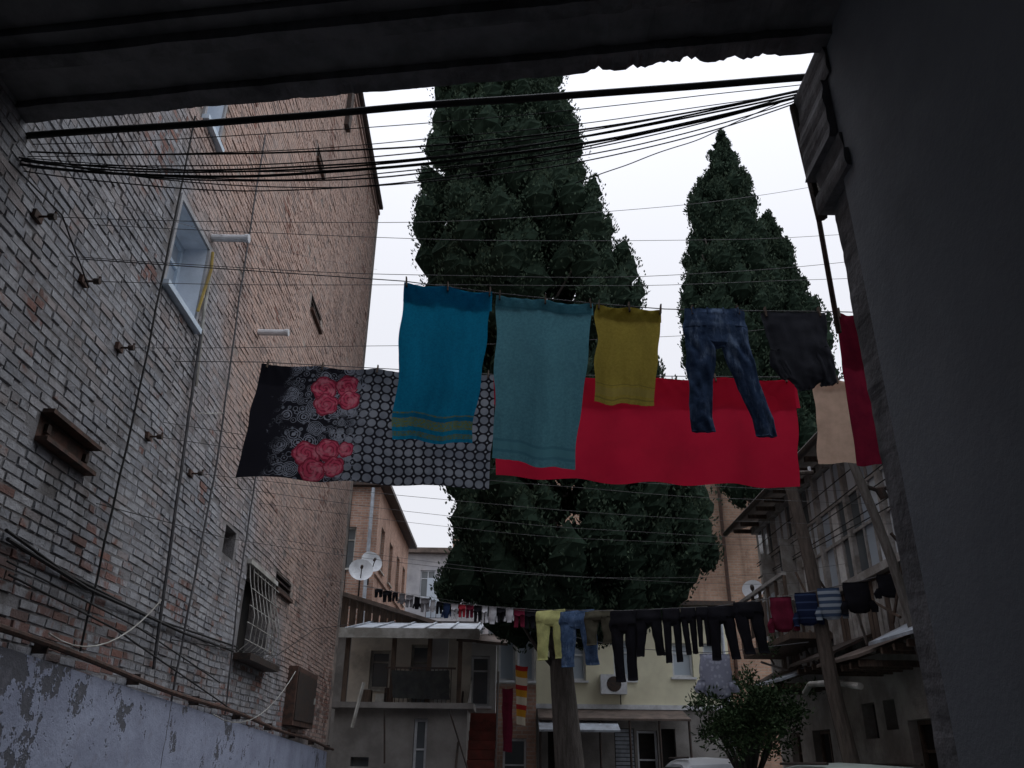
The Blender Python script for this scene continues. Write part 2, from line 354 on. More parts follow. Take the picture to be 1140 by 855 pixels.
mb.tube([(XR+.02,YO+.13,4.55),(XR+.0,YO+.14,5.0),(XR-.02,YO+.14,5.42)],.035,dkmetal)
mb.tube([(XR+.1,YO+.35,3.9),(XR+.1,YO+.35,4.9)],.016,rust)
mb.obj('jamb',gw)
# ================================================================ CABLES
def cable(name,items,mat,parent=None):
    cu=bpy.data.curves.new(name,'CURVE'); cu.dimensions='3D'; cu.bevel_depth=1.; cu.bevel_resolution=1
    for (p0,p1,sag,r) in items:
        sp=cu.splines.new('POLY'); n=40; sp.points.add(n); sd=random.uniform(0,50); sk=random.uniform(-.2,.2)
        for i in range(n+1):
            t=i/n; q=p0.lerp(p1,t); w=4*t*(1-t); q=Vector((q.x,q.y,q.z-sag*w*(1+sk*(t-.5)*2)+.035*w*noise.noise(Vector((t*5,sd,0)))))
            sp.points[i].co=(*q,1); sp.points[i].radius=r
    cu.materials.append(mat); o=bpy.data.objects.new(name,cu); sc.collection.objects.link(o)
    if parent:o.parent=parent
    return o
def wl(u,v): return PW(u,v)+Vector((.1,0,0))
cable('overhead_pole_cable',[(PY(-60,158,4.3),PY(908,85,3.95),-.0,.024)],black)
its=[]
Rr=lambda v:PY(905,v,3.97+random.uniform(-.05,.05))
for (v0,v1,sg,r) in ((166,97,.25,.006),(170,101,.32,.006),(173,104,.36,.009),(176,103,.39,.004),(172,99,.28,.004),(178,106,.46,.004),(174,100,.17,.003),(162,93,.09,.003),(169,98,.35,.006),(168,99,.38,.003)):
    its.append((PY(-40,v0,4.35+random.uniform(-.05,.05)),Rr(v1),sg,r))
its.append((PW(60,180),PY(905,108,4.0),.44,.004)); its.append((PW(20,175),PY(905,104,4.0),.38,.005))
its.append((PY(640,204,3.9),PY(905,98,4.0),.03,.003))
cable('cable_bundle',its,black)
thin=gm('thin_wire',(.10,.10,.105),(.06,.06,.06),5,.6,0)
its=[]
for (a,b,va,vb,Y1_,sg) in ((38,1000,241,186,9,.35),(90,1100,250,250,9,.2),(60,1100,285,270,8,.3),(90,1100,313,300,8.5,.12),(130,1100,387,330,10,.25),
    (163,1100,486,560,10,.2),(210,1100,527,580,12,.2),(230,1050,540,590,13,.3),(280,1050,560,600,15,.3),(300,1000,600,640,15,.35),(330,900,640,690,17,.3),(60,420,210,300,17.5,.1),(170,1050,470,540,14,.3),(250,1020,600,610,14,.5)):
    p=wl(a,va); its.append((p,PY(b,vb,Y1_),sg,.0026))
cable('wire_strands',its,thin)
# ================================================================ LAUNDRY
def cloth(name,TL,TR,BR,BL,mat,Y,nu=50,nv=60,amp=.03,seed=0,waves=3,pegs=3,over=.12,yb=0.,sag=.02,curl=0.):
    tl,tr=PY(*TL,Y),PY(*TR,Y); br,bl=PY(*BR,Y+yb),PY(*BL,Y+yb)
    V=[];Fc=[];uv=[]
    for j in range(nv+1):
        t=j/nv
        for i in range(nu+1):
            s=i/nu
            p=tl.lerp(tr,s).lerp(bl.lerp(br,s),t)
            e=.25+.75*t
            w=amp*e*(math.sin(s*math.pi*2*waves+seed+1.2*t+1.5*noise.noise(Vector((s*2,t*1.5,seed))))+.8*noise.noise(Vector((s*5,t*2.2,seed+3)))+.35*noise.noise(Vector((s*14,t*6,seed+9))))
            for kk in range(pegs):
                sp_=kk/(pegs-1) if pegs>1 else 0; ds=(s-sp_)*(tr-tl).length; w+=.0035*math.exp(-t*3)*math.cos(ds*30/(.45+t*2))*math.exp(-(ds/.3)**2)
            p=p+Vector((0,w,0))
            p.z-=sag*abs(math.sin(s*math.pi*(pegs-1)))*(1-t)**2*1.0
            p.z+=.012*noise.noise(Vector((s*4,seed,7)))*t + curl*t*(s-.5)**2
            p.x+=.012*noise.noise(Vector((t*4,s*2,seed+5)))*2
            V.append(p); uv.append((s,1-t))
    W_=nu+1
    for j in range(nv):
        for i in range(nu): Fc.append((j*W_+i,j*W_+i+1,(j+1)*W_+i+1,(j+1)*W_+i))
    o0=len(V)
    if over:
        nb=6
        for j in range(nb+1):
            for i in range(nu+1):
                s=i/nu; q=V[i].copy(); h=over*j/nb
                q.y+=.012+.004*math.sin(s*40)+(.0 if j else -.008); q.z-=h; q.z-=0 if j<nb else .02*noise.noise(Vector((s*3,seed,1)))
                q.x+=(bl.x-tl.x)*h/max(.3,(tl.z-bl.z)); V.append(q); uv.append((s,1-j/nb*.1))
        for j in range(nb):
            for i in range(nu): Fc.append((o0+j*W_+i,o0+j*W_+i+1,o0+(j+1)*W_+i+1,o0+(j+1)*W_+i))
    me=bpy.data.meshes.new(name); me.from_pydata([tuple(v) for v in V],[],Fc); me.materials.append(mat)
    ul=me.uv_layers.new(name='UVMap'); 
    li=np.empty(len(me.loops),dtype=np.int32); me.loops.foreach_get('vertex_index',li); ul.data.foreach_set('uv',np.array(uv,dtype=np.float32)[li].ravel())
    me.polygons.foreach_set('use_smooth',[True]*len(Fc)); o=bpy.data.objects.new(name,me); sc.collection.objects.link(o)
    for k in range(pegs):
        s=.03+.94*k/(pegs-1); PEGS.append(tl.lerp(tr,s))
    return o
PEGS=[]
def towelpat(base,dark,bands):
    def f(t):
        x,y,_=t.sep(t.uv())[:3]
        n=t.noise(t.pos(),60,3,.7); col=t.mix(t.ss(n,.3,.7),base,dark)
        for (a,b,c,k) in bands:
            m_=t.ma('MULTIPLY',t.ma('GREATER_THAN',y,a),t.ma('LESS_THAN',y,b))
            if k:
                st=t.ss(t.noise(t.comb(t.ma('MULTIPLY',x,40.),t.ma('MULTIPLY',y,90.)),1.,2),.4,.6); m_=t.ma('MULTIPLY',m_,t.ma('ADD',t.ma('MULTIPLY',st,.6),.35))
            col=t.mix(m_,col,c)
        return col
    return f
m_blue=clothm('blue_terry',None,pattern=towelpat((.012,.29,.50),(.01,.22,.41),[(.075,.13,(.24,.27,.05),1),(.02,.05,(.16,.23,.10),1),(.155,.165,(.18,.24,.08),1),(.13,.155,(.01,.19,.36),0)]),bump=.8)
m_teal=clothm('teal_terry',None,pattern=towelpat((.14,.38,.46),(.10,.29,.36),[(.10,.115,(.09,.27,.34),0),(.06,.10,(.12,.34,.41),0),(.04,.055,(.09,.27,.34),0),(.93,.94,(.09,.27,.34),0)]),bump=.8)
m_olive=clothm('olive_terry',None,pattern=towelpat((.46,.38,.08),(.37,.31,.06),[(.04,.055,(.28,.24,.06),0),(.08,.16,(.39,.33,.10),1),(.18,.19,(.28,.24,.06),0)]),bump=.8)
m_crim=clothm('crimson_terry',(.27,.02,.05),(.20,.014,.04),.35,bump=.8)
m_peach=clothm('peach_cotton',(.66,.47,.36),(.58,.41,.31),.42,bump=.3)
m_red=clothm('red_cotton',(.60,.02,.055),(.55,.016,.05),.45,bump=.15,scale=2)
def floral(t):
    x,y,_=t.sep(t.uv())[:3]; X=t.ma('MULTIPLY',x,2.15); Y=t.ma('MULTIPLY',y,1.12)
    P=t.comb(X,Y)
    k=11.4
    def dots(ox,hi,lo):
        fx=t.ma('SUBTRACT',t.ma('FRACT',t.ma('ADD',t.ma('MULTIPLY',X,k),ox)),.5); fy=t.ma('SUBTRACT',t.ma('FRACT',t.ma('ADD',t.ma('MULTIPLY',Y,k),ox)),.5)
        d=t.ma('SQRT',t.ma('ADD',t.ma('MULTIPLY',fx,fx),t.ma('MULTIPLY',fy,fy))); return t.ss(d,hi,lo)
    dn=t.noise(P,5,3)
    dc=t.mix(t.ss(dn,.3,.7),(.33,.355,.40),(.19,.21,.25))
    area=t.ss(t.ma('ADD',x,t.ma('MULTIPLY',t.ma('SUBTRACT',t.noise(P,6,4),.5),.35)),.34,.42)
    col=t.mix(t.ma('MULTIPLY',dots(0.,.45,.38),area),(.022,.022,.03),dc)
    col=t.mix(t.ma('MULTIPLY',dots(.5,.13,.08),area),col,(.38,.40,.44))
    def lace(sc_,fr,th):
        vo=t.n('ShaderNodeTexVoronoi',{'Vector':P,'Scale':sc_,'Randomness':.75}); dd=vo.outputs['Distance']
        rg=t.ma('SINE',t.ma('ADD',t.ma('MULTIPLY',dd,fr),t.ma('MULTIPLY',t.noise(P,34,3),6.)))
        return t.ma('MULTIPLY',t.ss(rg,.0,.7),t.ss(dd,.62,.5)),t.sep(vo.outputs['Color'])[0]
    l1,cell=lace(7.5,60.,0); l2,cell2=lace(15.,34.,0)
    win=t.ma('MULTIPLY',t.ss(t.ma('ADD',x,t.ma('MULTIPLY',t.ma('SUBTRACT',t.noise(P,7,4),.5),.25)),.10,.17),t.ss(t.ma('ADD',x,t.ma('MULTIPLY',t.ma('SUBTRACT',t.noise(P,5,4),.5),.3)),.50,.42))
    la=t.ma('MAXIMUM',t.ma('MULTIPLY',l1,t.ss(cell,.05,.2)),t.ma('MULTIPLY',l2,.7))
    col=t.mix(t.ma('MULTIPLY',t.ma('MULTIPLY',la,win),.95),col,(.36,.39,.46))
    for (cx,cy,r) in ((.62,.90,.11),(.82,.95,.10),(.66,.74,.10),(.86,.80,.09),(.56,.24,.11),(.74,.30,.10),(.62,.10,.10),(.80,.14,.09),(.90,.30,.07)):
        dx=t.ma('SUBTRACT',X,cx); dy=t.ma('SUBTRACT',Y,cy)
        dr=t.ma('SQRT',t.ma('ADD',t.ma('MULTIPLY',dx,dx),t.ma('MULTIPLY',dy,dy)))
        an=t.ma('ARCTAN2',dy,dx)
        edge=t.ma('ADD',dr,t.ma('MULTIPLY',t.ma('ABSOLUTE',t.ma('SINE',t.ma('MULTIPLY',an,2.5))),-r*.16)); edge=t.ma('ADD',edge,t.ma('MULTIPLY',t.ma('SUBTRACT',t.noise(P,16,2),.5),r*.3))
        pet=t.ma('SINE',t.ma('ADD',t.ma('MULTIPLY',dr,190.),t.ma('ADD',t.ma('MULTIPLY',an,2.),t.ma('MULTIPLY',t.noise(P,16,2),10.))))
        rc=t.mix(t.ss(pet,.2,.9,0,.85),(.66,.09,.16),(.26,.02,.05))
        rc=t.mix(t.ss(t.noise(P,13,2),.45,.65,0,.7),rc,(.78,.29,.35))
        rc=t.mix(t.ss(edge,r*.8,r*.9),rc,(.34,.035,.07))
        col=t.mix(t.ss(edge,r,r*.96),col,rc)
    return col
m_flor=clothm('floral_cotton',None,transl=.25,pattern=floral,bump=.15)
L1=5.3; L2=7.0
cloth('blue_towel',(450,313),(548,325),(526,496),(436,489),m_blue,L1,amp=.034,seed=1,waves=1.5,over=.16,curl=.05)
cloth('teal_towel',(553,328),(661,338),(639,524),(549,512),m_teal,L1,amp=.032,seed=2.3,waves=1.3,over=.1)
cloth('olive_towel',(664,339),(737,344),(728,452),(662,448),m_olive,L1,amp=.026,seed=4.1,waves=1.6,over=.1)
cloth('crimson_towel',(931,348),(1012,350),(1030,518),(953,518),m_crim,L1+.05,amp=.03,seed=5.2,waves=2,over=.45)
cloth('peach_towel',(905,421),(958,424),(985,516),(912,516),m_peach,L2,amp=.02,seed=6.2,waves=1.2,over=.1)
cloth('floral_bed_sheet',(290,404),(551,417),(545,545),(263,530),m_flor,L2,nu=130,amp=.032,seed=7.7,waves=3,pegs=5,over=.2,sag=.025)
cloth('red_bed_sheet',(551,418),(885,421),(890,543),(552,531),m_red,L2+.03,nu=160,amp=.045,seed=9.4,waves=4,pegs=5,over=.3,sag=.03)
def garment(name,parts,origin,ang,mat,scale=1.,seed=0,seg=20,sub=5,wr=.012,fold=.0):
    mb=MB()
    for rings in parts:
        R=[]
        for a,b in zip(rings[:-1],rings[1:]):
            for k in range(sub):
                t=k/sub; t2=t*t*(3-2*t); R.append([a[0]+(b[0]-a[0])*t,a[1]+(b[1]-a[1])*t,a[2]+(b[2]-a[2])*t2,a[3]+(b[3]-a[3])*t2])
        R.append(list(rings[-1])); vs=[]
        for (cx,z,hw,dp) in R:
            for k in range(seg):
                th=2*math.pi*k/seg; c,s_=math.cos(th),math.sin(th)
                w=1+wr*6*noise.noise(Vector((c*1.2,z*9,seed+s_*1.2)))
                xx=cx+hw*c*w; fd=fold*(math.sin(xx*70+z*14+3*noise.noise(Vector((xx*5,z*5,seed))))+ .8*noise.noise(Vector((xx*25,z*22,seed))))
                vs.append((xx*scale,(dp*s_*w+fd+wr*1.4*noise.noise(Vector((cx*8+c*2.5,z*7,seed))))*scale,(z+.01*noise.noise(Vector((c*3,z,seed))))*scale))
        n=len(R); fs=[(i*seg+k,i*seg+(k+1)%seg,(i+1)*seg+(k+1)%seg,(i+1)*seg+k) for i in range(n-1) for k in range(seg)]
        fs.append(tuple(range(seg))); fs.append(tuple((n-1)*seg+k for k in range(seg))[::-1])
        mb.add(vs,fs,mat)
    o=mb.obj(name,smooth=True); o.location=origin; o.rotation_euler=(0,0,ang); return o
def denim(name,c1,c2,c3):
    t=NT(name); p=t.pos(); col=t.mix(t.ss(t.noise(p,9,5,.7),.38,.62),c1,c2); col=t.mix(t.ss(t.noise(t.n('ShaderNodeMapping',{'Vector':p,'Scale':(8,8,2)}).outputs[0],2,5,.7),.52,.68,0,.7),col,c3)
    t.set(t.b.inputs['Base Color'],col); t.b.inputs['Roughness'].default_value=1; t.b.inputs['Specular IOR Level'].default_value=.05; t.bump(t.noise(p,30,4),.5,.01)
    tr=t.n('ShaderNodeBsdfTranslucent',{'Color':col}); mx=t.n('ShaderNodeMixShader',{0:.15,1:t.b.outputs[0],2:tr.outputs[0]}); t.t.links.new(mx.outputs[0],t.out.inputs[0]); return t.m
m_jean=denim('denim',(.08,.13,.24),(.05,.085,.165),(.26,.35,.50))
m_jean2=denim('light_denim',(.09,.15,.27),(.05,.09,.17),(.2,.27,.38))
def pants(hw=.21,len_=1.02,sp=.0,la=0.,lb_=0.):
    k=len_
    return [[(0,0,hw*.92,.015),(0,-.04*k,hw*.94,.03),(0,-.2*k,hw,.06),(0,-.29*k,hw*.98,.05),(0,-.33*k,hw*.8,.03)],
            [(-hw*.5,-.2*k,hw*.46,.05),(-hw*.52+la*.3,-.5*k,hw*.40,.05),(-hw*.54+la*.7,-.8*k,hw*.33,.045),(-hw*.56+la,-k,hw*.34,.03)],
            [(hw*.5,-.2*k,hw*.46,.05),(hw*.52+lb_*.3,-.5*k,hw*.40,.05),(hw*.54+lb_*.7,-.8*k,hw*.33,.045),(hw*.56+lb_,-k*.985,hw*.34,.03)]]
def shirt(hw=.26,len_=.62,sl=.2):
    return [[(0,0,hw*.95,.012),(0,-.08,hw*.97,.03),(0,-len_*.7,hw*1.0,.05),(0,-len_*.92,hw*.8,.04),(0,-len_,hw*.45,.02)],
            [(-hw*.85,-len_*.6,hw*.3,.03),(-hw*1.1,-len_*.8,hw*.32,.04),(-hw*1.08,-len_*.8-sl,hw*.26,.03)],
            [(hw*.85,-len_*.6,hw*.3,.03),(hw*1.1,-len_*.8,hw*.32,.04),(hw*1.12,-len_*.8-sl*.8,hw*.26,.03)]]
o=PY(795,344,L1)
sJ=(PY(828,345,L1)-PY(762,345,L1)).x
garment('blue_jeans',[[(0,0,.225,.012),(0,-.05,.23,.02),(-.01,-.2,.24,.035),(-.005,-.29,.225,.03),(0,-.33,.12,.015)],
 [(-.12,-.16,.12,.03),(-.135,-.4,.11,.035),(-.16,-.7,.085,.03),(-.175,-.9,.08,.028),(-.165,-1.0,.085,.022)],
 [(.115,-.16,.12,.03),(.14,-.4,.105,.035),(.20,-.68,.085,.03),(.265,-.9,.075,.028),(.275,-1.03,.075,.022)]],o,0,m_jean,sJ/.45,3.,36,14,.012,.006)
mb=MB(); sk=sJ/.45
for (x,z0,z1) in ((-.17,-.055,.0),(-.06,-.055,.0),(.06,-.055,.0),(.17,-.055,.0)): mb.box(o.x+x*sk-.006,o.x+x*sk+.006,o.y-.035,o.y-.028,o.z+z0*sk,o.z+z1*sk-.004,m_jean)
ob=mb.obj('belt_loops'); ob.parent=bpy.data.objects['blue_jeans']; ob.matrix_parent_inverse=Matrix.Translation(o).inverted()
PEGS+= [PY(770,345,L1),PY(822,345,L1)]
m_gry=clothm('charcoal_jersey',(.095,.098,.115),(.07,.072,.088),.33,bump=.2)
o=PY(882,348,L1); sT=(PY(918,347,L1)-PY(846,347,L1)).x
garment('charcoal_t_shirt',[[(0,0,.255,.008),(0,-.05,.255,.012),(.01,-.30,.235,.02),(.02,-.46,.19,.022),(.03,-.56,.16,.02),(.01,-.64,.08,.015),(.0,-.67,.05,.01)],
 [(-.15,-.34,.07,.012),(-.16,-.46,.07,.016),(-.10,-.58,.055,.012)],[(.16,-.30,.09,.012),(.19,-.44,.075,.016),(.20,-.60,.06,.012),(.17,-.63,.05,.01)]],o,0,m_gry,sT/.51,8.,36,10,.012,.006)
PEGS+= [PY(852,347,L1),PY(912,347,L1)]
linem=gm('clothesline_cord',(.12,.12,.13),(.08,.08,.08),5,.7,0)
def polyline(name,pts,r,mat,parent=None):
    mb=MB(); 
    mb.tube(pts,r,mat,5); return mb.obj(name,parent)
pegm=gm('wooden_peg',(.16,.12,.09),(.08,.06,.05),5,.8,0)
c1=empty('clothesline')
polyline('cord',[PW(66,288)+Vector((.15,0,0)),PY(450,313,L1),PY(550,326,L1),PY(662,338,L1),PY(740,344,L1),PY(830,346,L1),PY(930,347,L1),PY(1012,349,L1+.05),Vector((5.4,L1+.1,5.2))],.004,linem,c1)
mb=MB()
for p in PEGS:
    a=random.uniform(-.2,.2); mb.hexa([(p.x-.006,p.y-.02,p.z-.045),(p.x+.006,p.y-.02,p.z-.045),(p.x+.006,p.y+.02,p.z-.045),(p.x-.006,p.y+.02,p.z-.045),
     (p.x-.005+a*.05,p.y-.016,p.z+.035),(p.x+.005+a*.05,p.y-.016,p.z+.035),(p.x+.005+a*.05,p.y+.016,p.z+.035),(p.x-.005+a*.05,p.y+.016,p.z+.035)],pegm)
mb.obj('pegs',c1)
c2=empty('clothesline')
polyline('cord',[PW(176,402)+Vector((.15,0,0)),PY(290,403,L2),PY(551,417,L2),PY(885,420,L2),PY(960,422,L2),Vector((5.4,L2,5.3))],.004,linem,c2)
far=[(405,652,19.4),(500,672,17.2),(600,679,15.0),(690,680,13.3),(800,675,12.6),(880,663,12.2),(940,651,11.9),(1020,632,11.5),(1050,622,11.4)]
def farp(u):
    for a,b in zip(far[:-1],far[1:]):
        if a[0]<=u<=b[0]:
            t=(u-a[0])/(b[0]-a[0]); return PY(u,a[1]+(b[1]-a[1])*t,a[2]+(b[2]-a[2])*t)
c3=empty('clothesline'); polyline('cord',[farp(u) for u in list(range(405,1050,15))],.006,linem,c3)
fm={k:clothm(k+'_laundry_cloth',v,tuple(x*.75 for x in v),.15,bump=.2) for k,v in dict(black=(.014,.014,.018),yellow=(.62,.64,.27),olive=(.10,.095,.07),maroon=(.15,.018,.04),navy=(.03,.05,.12),white=(.65,.67,.71),red=(.45,.04,.06),blue=(.06,.16,.4),grey=(.25,.25,.27),pink=(.55,.24,.3)).items()}
def stripes(t):
    z=t.sep(t.pos())[2]; f=t.ma('FRACT',t.ma('MULTIPLY',z,11.)); return t.mix(t.ma('GREATER_THAN',f,.5),(.08,.12,.2),(.40,.46,.52))
def stripes2(t):
    z=t.sep(t.pos())[2]; f=t.ma('FRACT',t.ma('MULTIPLY',z,9.)); return t.mix(t.ma('GREATER_THAN',f,.8),(.02,.03,.075),(.06,.09,.18))
fm['stripe']=clothm('striped_jersey',None,pattern=stripes); fm['stripe2']=clothm('navy_striped_jersey',None,pattern=stripes2)
def fg(name,kind,u0,u1,h,mk,seed,la=0,lb_=0):
    u=(u0+u1)/2; a,b=farp(u0),farp(u1); o=farp(u); ang=math.atan2(b.y-a.y,b.x-a.x)*.6
    w=(b-a).length; 
    hpx=PY(u,700,o.y).z-PY(u,701,o.y).z; Lm=h*hpx
    mat=fm[mk] if isinstance(mk,str) else mk
    hw=w*.5*(1.02 if kind=='p' else .8)
    if kind=='p': g=garment(name,pants(hw,Lm,0,la,lb_),o,ang,mat,1.,seed,14,4,.02)
    else: g=garment(name,shirt(hw,Lm*.85,Lm*.18),o,ang,mat,1.,seed,14,4,.02)
    return g
fg('yellow_trousers','p',601,626,55,'yellow',1); fg('denim_trousers','p',628,658,62,m_jean2,2,.0,.06)
fg('olive_trousers','p',655,679,38,'olive',3); fg('black_trousers','p',680,707,78,'black',4,.05,-.02); fg('black_trousers','p',708,735,52,'black',5,-.05,.05)
fg('black_trousers','p',737,757,60,'black',6); fg('black_trousers','p',757,774,52,'black',7,.04); fg('black_trousers','p',774,789,44,'black',8); fg('black_trousers','p',787,816,60,'black',9,.0,.06)
fg('black_trousers','p',815,848,58,'black',10,.1,.05); fg('maroon_sweater','s',853,884,46,'maroon',11); fg('navy_striped_shirt','s',881,911,44,'stripe2',12); fg('striped_shirt','s',906,938,42,'stripe',13)
fg('black_sweater','s',934,970,42,'black',14); fg('black_t_shirt','s',972,1006,32,'black',15); fg('black_leggings','p',1004,1028,40,'black',16)
u=418; k=0; cols=['black','white','black','grey','white','navy','black','black','red','black','blue','maroon','white','blue','red','black','grey','navy']
while u<597:
    w=random.uniform(5,9)*(1 if u<540 else 1.2); h=random.uniform(8,13)+(u-418)*.055
    kind='p' if random.random()<.55 else 's'
    nm={'p':'small_trousers','s':'small_shirt'}[kind]; 
    u0,u1=u,min(u+w,599); a,b=farp(u0),farp(u1); o=farp((u0+u1)/2); hpx=PY(u,700,o.y).z-PY(u,701,o.y).z
    hw=(b-a).length*.40; Lm=h*hpx; mt=fm[random.choice(cols)]
    pr=[[(0,0,hw,.012),(0,-Lm*.4,hw,.03)],[(-hw*.5,-Lm*.35,hw*.45,.03),(-hw*.55,-Lm,hw*.35,.02)],[(hw*.5,-Lm*.35,hw*.45,.03),(hw*.55,-Lm,hw*.35,.02)]] if kind=='p' else [[(0,0,hw*.8,.012),(0,-Lm*.6,hw*.8,.03),(0,-Lm,hw*.5,.02)],[(-hw*.8,-Lm*.55,hw*.2,.02),(-hw,-Lm*.9,hw*.22,.02)],[(hw*.8,-Lm*.55,hw*.2,.02),(hw,-Lm*.9,hw*.22,.02)]]
    garment(nm,pr,o,math.atan2(b.y-a.y,b.x-a.x)*.5,mt,1.,k,10,2,.01); u+=w+1.5; k+=1
def lace(t):
    v=t.n('ShaderNodeTexVoronoi',{'Vector':t.pos(),'Scale':16.}).outputs['Distance']; return t.mix(t.ss(v,.25,.45),(.72,.74,.84),(.50,.52,.64))
lc=clothm('lace_cotton',None,pattern=lace)
o=PY(795,728,13.6); garment('white_lace_blouse',shirt(.25,.66,.05),o,0,lc,1.,22,16,4,.02)
c4=empty('clothesline'); polyline('cord',[PY(597,700,18),PY(700,722,15.5),PY(795,727,13.6),PY(900,715,12.5)],.006,linem,c4)
# ================================================================ TREES
def leafmat(name,c1,c2,c3):
    t=NT(name); p=t.pos(); r=t.isl()
    col=t.mix(t.ss(t.noise(p,1.1,4,.6),.35,.65),c1,c2); col=t.mix(t.ss(r,.6,1.,0,.55),col,c3); col=t.mix(t.ss(r,.3,0.,0,.6),col,tuple(x*.4 for x in c1))
    t.set(t.b.inputs['Base Color'],col); t.b.inputs['Roughness'].default_value=.9; t.b.inputs['Specular IOR Level'].default_value=.05; return t.m
def npmesh(name,V,n,mat,parent):
    me=bpy.data.meshes.new(name); N=len(V); nf=N//n
    me.vertices.add(N); me.vertices.foreach_set('co',V.astype(np.float32).ravel()); me.loops.add(N); me.loops.foreach_set('vertex_index',np.arange(N,dtype=np.int32))
    me.polygons.add(nf); me.polygons.foreach_set('loop_start',np.arange(0,N,n,dtype=np.int32)); me.polygons.foreach_set('loop_total',np.full(nf,n,dtype=np.int32))
    me.update(calc_edges=True); me.materials.append(mat); o=bpy.data.objects.new(name,me); sc.collection.objects.link(o); o.parent=parent; return o
def leaves(C,D,ln,wd,jit=.5):
    n=len(C); D=D+rng.normal(0,jit,(n,3)); D/=np.linalg.norm(D,axis=1)[:,None]+1e-9
    R=rng.normal(0,1,(n,3)); S=np.cross(D,R); S/=np.linalg.norm(S,axis=1)[:,None]+1e-9
    ln=(ln*rng.uniform(.6,1.4,n))[:,None]; wd=(wd*rng.uniform(.6,1.4,n))[:,None]
    return np.stack([C-D*ln*.5,C+S*wd*.5,C+D*ln*.5,C-S*wd*.5],1).reshape(-1,3)
def cypress(name,prof,Y,nl,m_,leafm,barkm,trunk_r,trunk_pts,lump=(.28,.5),ls=.10):
    e=empty(name); zs=[];cx=[];rr=[]
    for (v,uL,uR) in prof:
        a,b=PY(uL,v,Y),PY(uR,v,Y); zs.append(a.z); cx.append((a.x+b.x)/2); rr.append(abs(b.x-a.x)/2)
    o=np.argsort(zs); zs=np.array(zs)[o]; cx=np.array(cx)[o]; rr=np.array(rr)[o]
    z=rng.uniform(zs[0],zs[-1],nl*4); r=np.interp(z,zs,rr); keep=rng.uniform(0,rr.max(),nl*4)<r+.15; z=z[keep][:nl]; r=r[keep][:nl]; n=len(z)
    th=rng.uniform(0,2*np.pi,n); f=rng.uniform(.70,1.06,n)
    und=np.array([1+.20*noise.noise(Vector((math.cos(a)*1.5,math.sin(a)*1.5,b*.55+len(name)))) for a,b in zip(th,z)])
    lr=rng.uniform(lump[0],lump[1],n)*np.clip(r/1.5,.45,1.1)
    rad=np.maximum(r*f*und-lr*.6,0)
    C=np.stack([np.interp(z,zs,cx)+rad*np.cos(th),Y+rad*np.sin(th),z],1)
    idx=np.repeat(np.arange(n),m_); N=len(idx)
    t=rng.uniform(0,1,N); ph=rng.uniform(0,2*np.pi,N); prf=np.sin(np.pi*np.clip(t,.02,1)**.75)*rng.uniform(.82,1.10,N)
    L=lr[idx]; hgt=L*2.6; tilt=.30
    loc=np.stack([np.cos(ph)*prf*L+(t-.5)*hgt*tilt*np.cos(th[idx]),np.sin(ph)*prf*L+(t-.5)*hgt*tilt*np.sin(th[idx]),(t-.45)*hgt],1)
    P=C[idx]+loc
    D=np.stack([np.cos(ph)*.6,np.sin(ph)*.6,np.full(N,1.)],1)
    npmesh('foliage',leaves(P,D,ls,ls*.45,.45),4,leafm,e)
    nt_,nphi=5,7; Vv=[];Ff=[]
    for i in range(n):
        o_=len(Vv); L_=lr[i]*.82; H_=lr[i]*2.2
        for a in range(nt_+1):
            tt=a/nt_; pr=math.sin(math.pi*max(tt,.03)**.75)*L_ if a<nt_ else .01
            for b in range(nphi):
                an=2*math.pi*b/nphi+a*.4; jj=random.uniform(.7,1.1)
                Vv.append((C[i,0]+math.cos(an)*pr*jj+(tt-.5)*H_*tilt*math.cos(th[i]),C[i,1]+math.sin(an)*pr*jj+(tt-.5)*H_*tilt*math.sin(th[i]),C[i,2]+(tt-.45)*H_))
        for a in range(nt_):
            for b in range(nphi): Ff.append((o_+a*nphi+b,o_+a*nphi+(b+1)%nphi,o_+(a+1)*nphi+(b+1)%nphi,o_+(a+1)*nphi+b))
    me=bpy.data.meshes.new('core_blobs'); me.from_pydata(Vv,[],Ff); me.materials.append(corem); ob=bpy.data.objects.new('crown_core',me); sc.collection.objects.link(ob); ob.parent=e  # closed dark blobs added inside each lump so no sky shows through
    n2=5000; z=rng.uniform(zs[0]+.2,zs[-1]-.2,n2); r=np.interp(z,zs,rr)*.68*rng.uniform(0,1,n2)**.5; th2=rng.uniform(0,2*np.pi,n2)
    P=np.stack([np.interp(z,zs,cx)+r*np.cos(th2),Y+r*np.sin(th2),z],1); D=np.stack([np.cos(th2),np.sin(th2),np.ones(n2)],1)
    npmesh('inner_foliage',leaves(P,D,.38,.22,.6),4,corem,e)  # larger dark leaf faces, added inside the crown to block the sky
    mb=MB(); mb.tube(trunk_pts,trunk_r,barkm,14,.08)
    for q in range(46):
        zz=random.uniform(zs[0]-.4,zs[-1]*.8); r=float(np.interp(zz,zs,rr))*.8; a=random.uniform(0,6.28)
        tp=[Vector(p) for p in trunk_pts]; base=min(tp,key=lambda p:abs(p.z-zz)); c=Vector((base.x,base.y,zz-.8))
        tip=Vector((float(np.interp(zz,zs,cx))+r*math.cos(a),Y+r*math.sin(a),zz+.3)); mid=c.lerp(tip,.5)+Vector((0,0,-.12)); mb.tube([c,mid,tip],.07,barkm,6,.02)
    mb.obj('trunk_and_limbs',e,True); return e
bark=gm('cypress_bark',(.13,.115,.105),(.07,.062,.055),5,.95,.9,22,bd=.04,stretch=(2.5,2.5,.35))
lf=leafmat('cypress_leaves',(.033,.054,.037),(.050,.074,.049),(.075,.105,.07))
